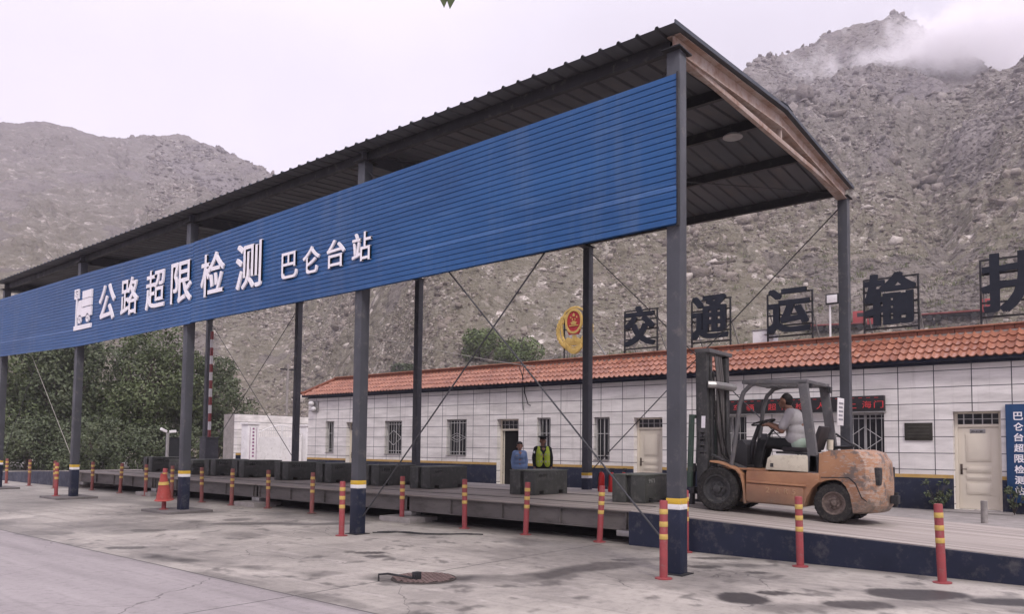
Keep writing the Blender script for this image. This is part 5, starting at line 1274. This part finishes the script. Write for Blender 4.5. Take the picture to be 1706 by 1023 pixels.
# ------------------------------------------------------------------ plants
def leafcloud(lobes, n, size, seed, jitter=.35, inner=.55, flat=.3):
    rg = np.random.default_rng(seed); vol = np.array([l[1][0]*l[1][1]*l[1][2] for l in lobes])**.75; w = vol/vol.sum(); k = rg.choice(len(lobes), n, p=w)
    c = np.array([l[0] for l in lobes])[k]; rr = np.array([l[1] for l in lobes])[k]
    d = rg.normal(size=(n, 3)); d /= np.linalg.norm(d, axis=1)[:, None]; rad = inner+(1-inner)*np.sqrt(rg.random(n)); bumpy = .78+.44*fbm(d[:, 0]*2.3+k*3.1, d[:, 1]*2.3+d[:, 2]*1.7, 3, seed)
    p = c+d*rr*(rad*bumpy)[:, None]
    # leave gaps: thin out leaves where a coarse noise is low
    g = fbm(p[:, 0]*1.1/ max(.4, size*4), p[:, 1]*.9/max(.4, size*4)+p[:, 2]/max(.4, size*4), 3, seed+5); p = p[g > .40]; d = d[g > .40]; n = len(p)
    nr = d*.7+rg.normal(size=(n, 3))*.7+np.array([0, 0, flat]); nr /= np.linalg.norm(nr, axis=1)[:, None]
    a = np.cross(nr, rg.normal(size=(n, 3))); a /= np.linalg.norm(a, axis=1)[:, None]; b = np.cross(nr, a); s = size*(.55+.9*rg.random(n))[:, None]
    v = np.stack([p-a*s*.5, p+b*s*.28-a*s*.05, p+a*s*.55, p-b*s*.28+a*s*.08], 1).reshape(-1, 3); f = np.arange(n*4).reshape(-1, 4); return v, f
def tree(name, label, x, y, h, w, mat, n, size, seed, cat='tree', group=None, zb=0., low=.12):
    rg = random.Random(seed); t = thing(name, label, cat, (x, y, zb), 0, group); g = G(); lobes = []
    g.tube([(x, y, zb-.3), (x+rg.uniform(-.1, .1)*w, y, zb+h*.3), (x+rg.uniform(-.15, .15)*w, y+rg.uniform(-.1, .1)*w, zb+h*.75)], [h*.022+.03, h*.016+.02, h*.004+.01], 9)
    for k in range(9):
        th = k*2.4+rg.random(); z0 = zb+h*rg.uniform(.15, .5); e = (x+w*.42*math.cos(th)*rg.uniform(.5, 1), y+w*.42*math.sin(th)*rg.uniform(.5, 1), zb+h*rg.uniform(.4, .85))
        g.tube([(x, y, z0), ((x+e[0])/2, (y+e[1])/2, (z0+e[2])/2+h*.05), e], [h*.009+.012, h*.006+.008, .008], 6)
    build('trunk', g, bark, t)
    for k in range(15):
        th = k*2.399+rg.random()*.6; fz = rg.uniform(low+.08, .86); rad = w*.36*math.sqrt(max(.05, 1-((fz-.45)/.55)**2))*rg.uniform(.55, 1.1); q = w*rg.uniform(.15, .25)
        lobes.append(((x+rad*math.cos(th), y+rad*math.sin(th), zb+h*fz), (q, q, q*rg.uniform(.75, 1.1))))
    lobes.append(((x, y, zb+h*.86), (w*.2, w*.2, h*.13)))
    lobes.append(((x, y, zb+h*.5), (w*.3, w*.3, h*.3)))
    v, f = leafcloud(lobes, n, size, seed); npmesh('crown', v, f, mat, t); return t
TR = [(6.0, 47, 7.7, 6.2, 'bushy green tree cut by the frame edge beside the fifth post'), (9.4, 45.5, 8.2, 6.0, 'broad green tree right behind the fourth front post'),
      (13.8, 44.5, 9.0, 6.6, 'tallest green tree, between the red cone and the boom barrier'), (18.2, 44.0, 7.4, 5.4, 'bushy tree thinning out above the yard wall'), (11.6, 53, 9.3, 7., 'tree standing farther back between the fourth post and the tallest tree'),
      (17.5, 52, 9.6, 7., 'tree standing back behind the tallest green one')]
for i, (x, y, h, w, lab) in enumerate(TR): tree('leafy_tree', lab, x, y, h*1.04, w*1.15, [leaf, leaf3][i % 2], 21000, .19, 100+i, group='trees beyond the weighbridge', low=.02)
for x, y, h, w, lab in [(8.8, 39.8, 2.7, 3.8, 'dark shrub under the trees beside the fourth front post'), (12.4, 40.2, 2.6, 3.2, 'dark shrub under the trees just beyond the tilted red cone'), (10.7, 41.2, 3.0, 3.6, 'dark shrub midway between the fourth post and the red cone'),
                       (14.4, 39.8, 2.6, 2.6, 'dark shrub behind the third front post, before the yard wall'), (6.4, 42, 2.8, 4.2, 'dark shrub at the frame edge beyond the far ramp bollards'), (8.0, 43.5, 3, 4, 'dark shrub behind the far ramp wall, second from the frame edge')]:
    tree('low_shrub', lab, x, y, h, w, leaf3, 6500, .16, int(300+x*10), 'shrub', 'shrubs under the trees', low=0.)
# bushes behind the building and plants by the door
for i, (th, tan, h, w, d) in enumerate([(42.4, .128, 2.2, 2.7, 40), (39.6, .122, 1.7, 3.4, 42), (48.0, .095, 1.5, 1.8, 44)]):
    x, y, zt, d = at_view(th, tan-.016); h *= d/52; w *= d/48
    tree('bush', ['taller fresh green bush above the tiled ridge', 'wider fresh green bush above the ridge near the emblem', 'small grey green bush above the ridge at the second back post'][i], x, y, h, w, [leaf2, leaf2, leaf3][i], 5200, .42, 400+i, 'bush', 'bushes behind the building', zb=zt, low=.1)
for i, (x, y, h, w, lab) in enumerate([(11.85, -.62, .72, .62, 'spindly green weed growing at the wall beside the cream door'), (11.85, -2.15, .62, .5, 'spindly green weed growing under the blue name board')]):
    t = thing('weed_plant', lab, 'plant', (x, y, .1), 0, 'weeds at the wall foot'); g = G(); rg = random.Random(i+5); lobes = []
    for k in range(11):
        th = k*2.4; e = (x+w*.5*math.cos(th)*rg.uniform(.3, 1), y+w*.5*math.sin(th)*rg.uniform(.3, 1), .1+h*rg.uniform(.45, 1)); g.tube([(x, y, .1), ((x+e[0])/2, (y+e[1])/2, .1+(e[2]-.1)*.6), e], [.008, .006, .003], 5); lobes.append((e, (.07, .07, .09))); lobes.append((((x+e[0])/2, (y+e[1])/2, .1+(e[2]-.1)*.55), (.07, .07, .07)))
    build('stems', g, bark, t); v, f = leafcloud(lobes, 420, .07, 500+i, inner=.1); npmesh('leaves', v, f, leaf3, t)
# scrub and grass on the lower hillside
def scrub():
    rg = np.random.default_rng(3); P_, S_ = [], []
    for _ in range(2300):
        th = rg.uniform(3, 62); d = rg.uniform(62, 150) if th < 24 else rg.uniform(64, 120)
        if th > 24 and rg.random() > .28: continue
        P_.append((CAM[0]+d*math.cos(R(th)), CAM[1]+d*math.sin(R(th)), terr(th, d))); S_.append(rg.uniform(.3, .9))
    P_ = np.array(P_); n = 26; m = len(P_); base = np.repeat(P_, n, 0); s = np.repeat(np.array(S_), n)[:, None]
    a = rg.normal(size=(m*n, 3))*np.array([.75, .75, 0]); root = base+a*s; tip = root+(rg.normal(size=(m*n, 3))*.22+np.array([0, 0, .7]))*s*(.5+rg.random((m*n, 1))); w = rg.normal(size=(m*n, 3))*.09*s
    v = np.stack([root-w, root+w, tip], 1).reshape(-1, 3); structure(npmesh('grass', v, np.arange(len(v)).reshape(-1, 3), grassm), 'stuff')
scrub()
def undergrowth():
    rg = np.random.default_rng(8); lobes = []
    for k in range(90):
        th = rg.uniform(2.5, 20); d = rg.uniform(96, 116); r = rg.uniform(.8, 2.2); lobes.append(((CAM[0]+d*math.cos(R(th)), CAM[1]+d*math.sin(R(th)), terr(th, d)+r*.4), (r*1.4, r*1.4, r)))
    v, f = leafcloud(lobes, 26000, .34, 71, inner=.3); structure(npmesh('undergrowth', v, f, grassm), 'stuff')
undergrowth()
# leafy branch of a roadside tree reaching over from behind the viewpoint
ot = thing('overhanging_tree', 'roadside tree whose dark leaf tips dip in at the top edge', 'tree', (-12.5, -6.5, 0))
tipd = fw+rt*(752-PCX)/FPX-up*(0-PCY)/FPX; tp = CAM+tipd*3.0
build('trunk', G().tube([(-12.5, -6.5, 0), (-12.4, -6.4, 2.5), (-11.6, -5.8, 4.4), (-9, -3.8, 4.6), tuple(tp+np.array([0, 0, .45])), tuple(tp+np.array([0, 0, .05]))], [.16, .13, .08, .035, .012, .004], 8), bark, ot)
g = G()
for k, (a, b, ln) in enumerate([(-.035, .0, .085), (.0, .0, .09), (.055, .0, .045), (.078, .0, .045), (-.1, .12, .1), (.12, .14, .1), (.02, .16, .1)]):
    c = tp+rt*a+up*(b+.055); e = c-up*ln+rt*(.006*(-1)**k); m_ = (c+e)/2; g.add([c, m_+rt*.018+fw*.01, e, m_-rt*.018], [(0, 1, 2, 3)])
build('leaf_tips', g, leaf, ot, smooth=False)

# ------------------------------------------------------------------ red trucks on the hillside
def truck(label, th, tan, cab_only=False, first=None):
    x, y, z, d = at_view(th, tan); t = thing('flatbed_truck', label, 'truck', (x, y, z+.0), R(th-90), 'red trucks on the hillside'); t.scale = (.84, .84, .84); B = lambda n, g, m, bev=.0, p=None: build(n, g, m, p or t, bev, local=True)
    redt = M('truck_red', (.34, .05, .05), .5, var=.3); s = 1.0
    c = B('cab', G().prism([(1.3, .9), (3.4, .9), (3.5, 1.9), (3.3, 2.9), (3.0, 3.1), (1.3, 3.1)], 1, -1.2, 1.2), redt, .08); 
    for sd in (1, -1): B('side_window', G().box(2.0, 3.1, sd*1.205-.005, sd*1.205+.005, 2.0, 2.75), glass, 0, c)
    B('windscreen', G().prism([(3.42, 1.95), (3.46, 1.95), (3.30, 2.8), (3.26, 2.8)], 1, -1.0, 1.0), glass, 0, c)
    B('chassis', G().box(-8, 3.2, -.5, .5, .7, .95), dark, .02)
    if not cab_only: B('flatbed', G().box(-8.2, 1.1, -1.25, 1.25, 1.1, 1.35).box(-8.2, -8.0, -1.25, 1.25, 1.35, 1.8), M('truck_bed_red', (.22, .05, .045), .6, var=.3), .03)
    for wx in (2.5, -5.2, -6.5, .2):
        for sd in (1, -1): B('wheel', G().lathe([(.0, -.15), (.5, -.15), (.52, -.1), (.52, .1), (.5, .15), (.2, .14), (.18, .05), (0, .05)], (wx, sd*1.05, .52), 1, 18), black)
truck('red flatbed truck parked beside the farthest navy roof letter', 8.15, .150)
truck('red flatbed truck seen behind the fourth navy roof letter', 15.0, .146)
truck('red truck tractor without bed just ahead of the floodlight', 15.9, .148, True)

# ------------------------------------------------------------------ low cloud on the peak
def low_cloud():
    m = bpy.data.materials.new('low_cloud_volume'); m.use_nodes = True; t = m.node_tree; t.nodes.clear()
    out = t.nodes.new('ShaderNodeOutputMaterial'); pv = t.nodes.new('ShaderNodeVolumePrincipled'); pv.inputs['Color'].default_value = (1, .985, 1, 1); pv.inputs['Anisotropy'].default_value = .0
    c = t.nodes.new('ShaderNodeTexCoord'); mp = nd(t, 'Mapping'); mp.inputs['Scale'].default_value = (1, 1, 1.0); lk(t, c.outputs['Object'], mp.inputs[0])
    n = noise(t, mp.outputs[0], .050, 7, .68)
    g = nd(t, 'TexCoord'); ln = nd(t, 'VectorMath', operation='LENGTH'); mp2 = nd(t, 'Mapping'); mp2.inputs['Scale'].default_value = (1/84., 1/40., 1/36.); lk(t, c.outputs['Object'], mp2.inputs[0]); lk(t, mp2.outputs[0], ln.inputs[0])
    fall = nd(t, 'MapRange'); lk(t, ln.outputs['Value'], fall.inputs[0]); fall.inputs[1].default_value = .22; fall.inputs[2].default_value = 1.; fall.inputs[3].default_value = .18; fall.inputs[4].default_value = -.30
    dn = math_(t, 'MULTIPLY', math_(t, 'MAXIMUM', math_(t, 'SUBTRACT', math_(t, 'ADD', n, fall.outputs[0]), .505), 0.), .62)
    lk(t, dn, pv.inputs['Density']); lk(t, pv.outputs[0], out.inputs['Volume'])
    th = R(9.8); d = 312.; z = .474*d
    g2 = G().ball((0, 0, 0), (84, 40, 36), 20, 14); o = build('low_cloud', g2, m); o.location = (CAM[0]+d*math.cos(th), CAM[1]+d*math.sin(th), z); o.rotation_euler = (0, 0, th-R(90)); structure(o, 'stuff')
low_cloud()
def haze():
    m = bpy.data.materials.new('haze_volume'); m.use_nodes = True; t = m.node_tree; t.nodes.clear()
    out = t.nodes.new('ShaderNodeOutputMaterial'); pv = t.nodes.new('ShaderNodeVolumePrincipled'); pv.inputs['Color'].default_value = (.93, .90, 1., 1); pv.inputs['Density'].default_value = .00044; lk(t, pv.outputs[0], out.inputs['Volume'])
    structure(build('haze', G().box(-2700, 2700, -2700, 2700, -1.5, 460), m, smooth=False), 'stuff')
haze()
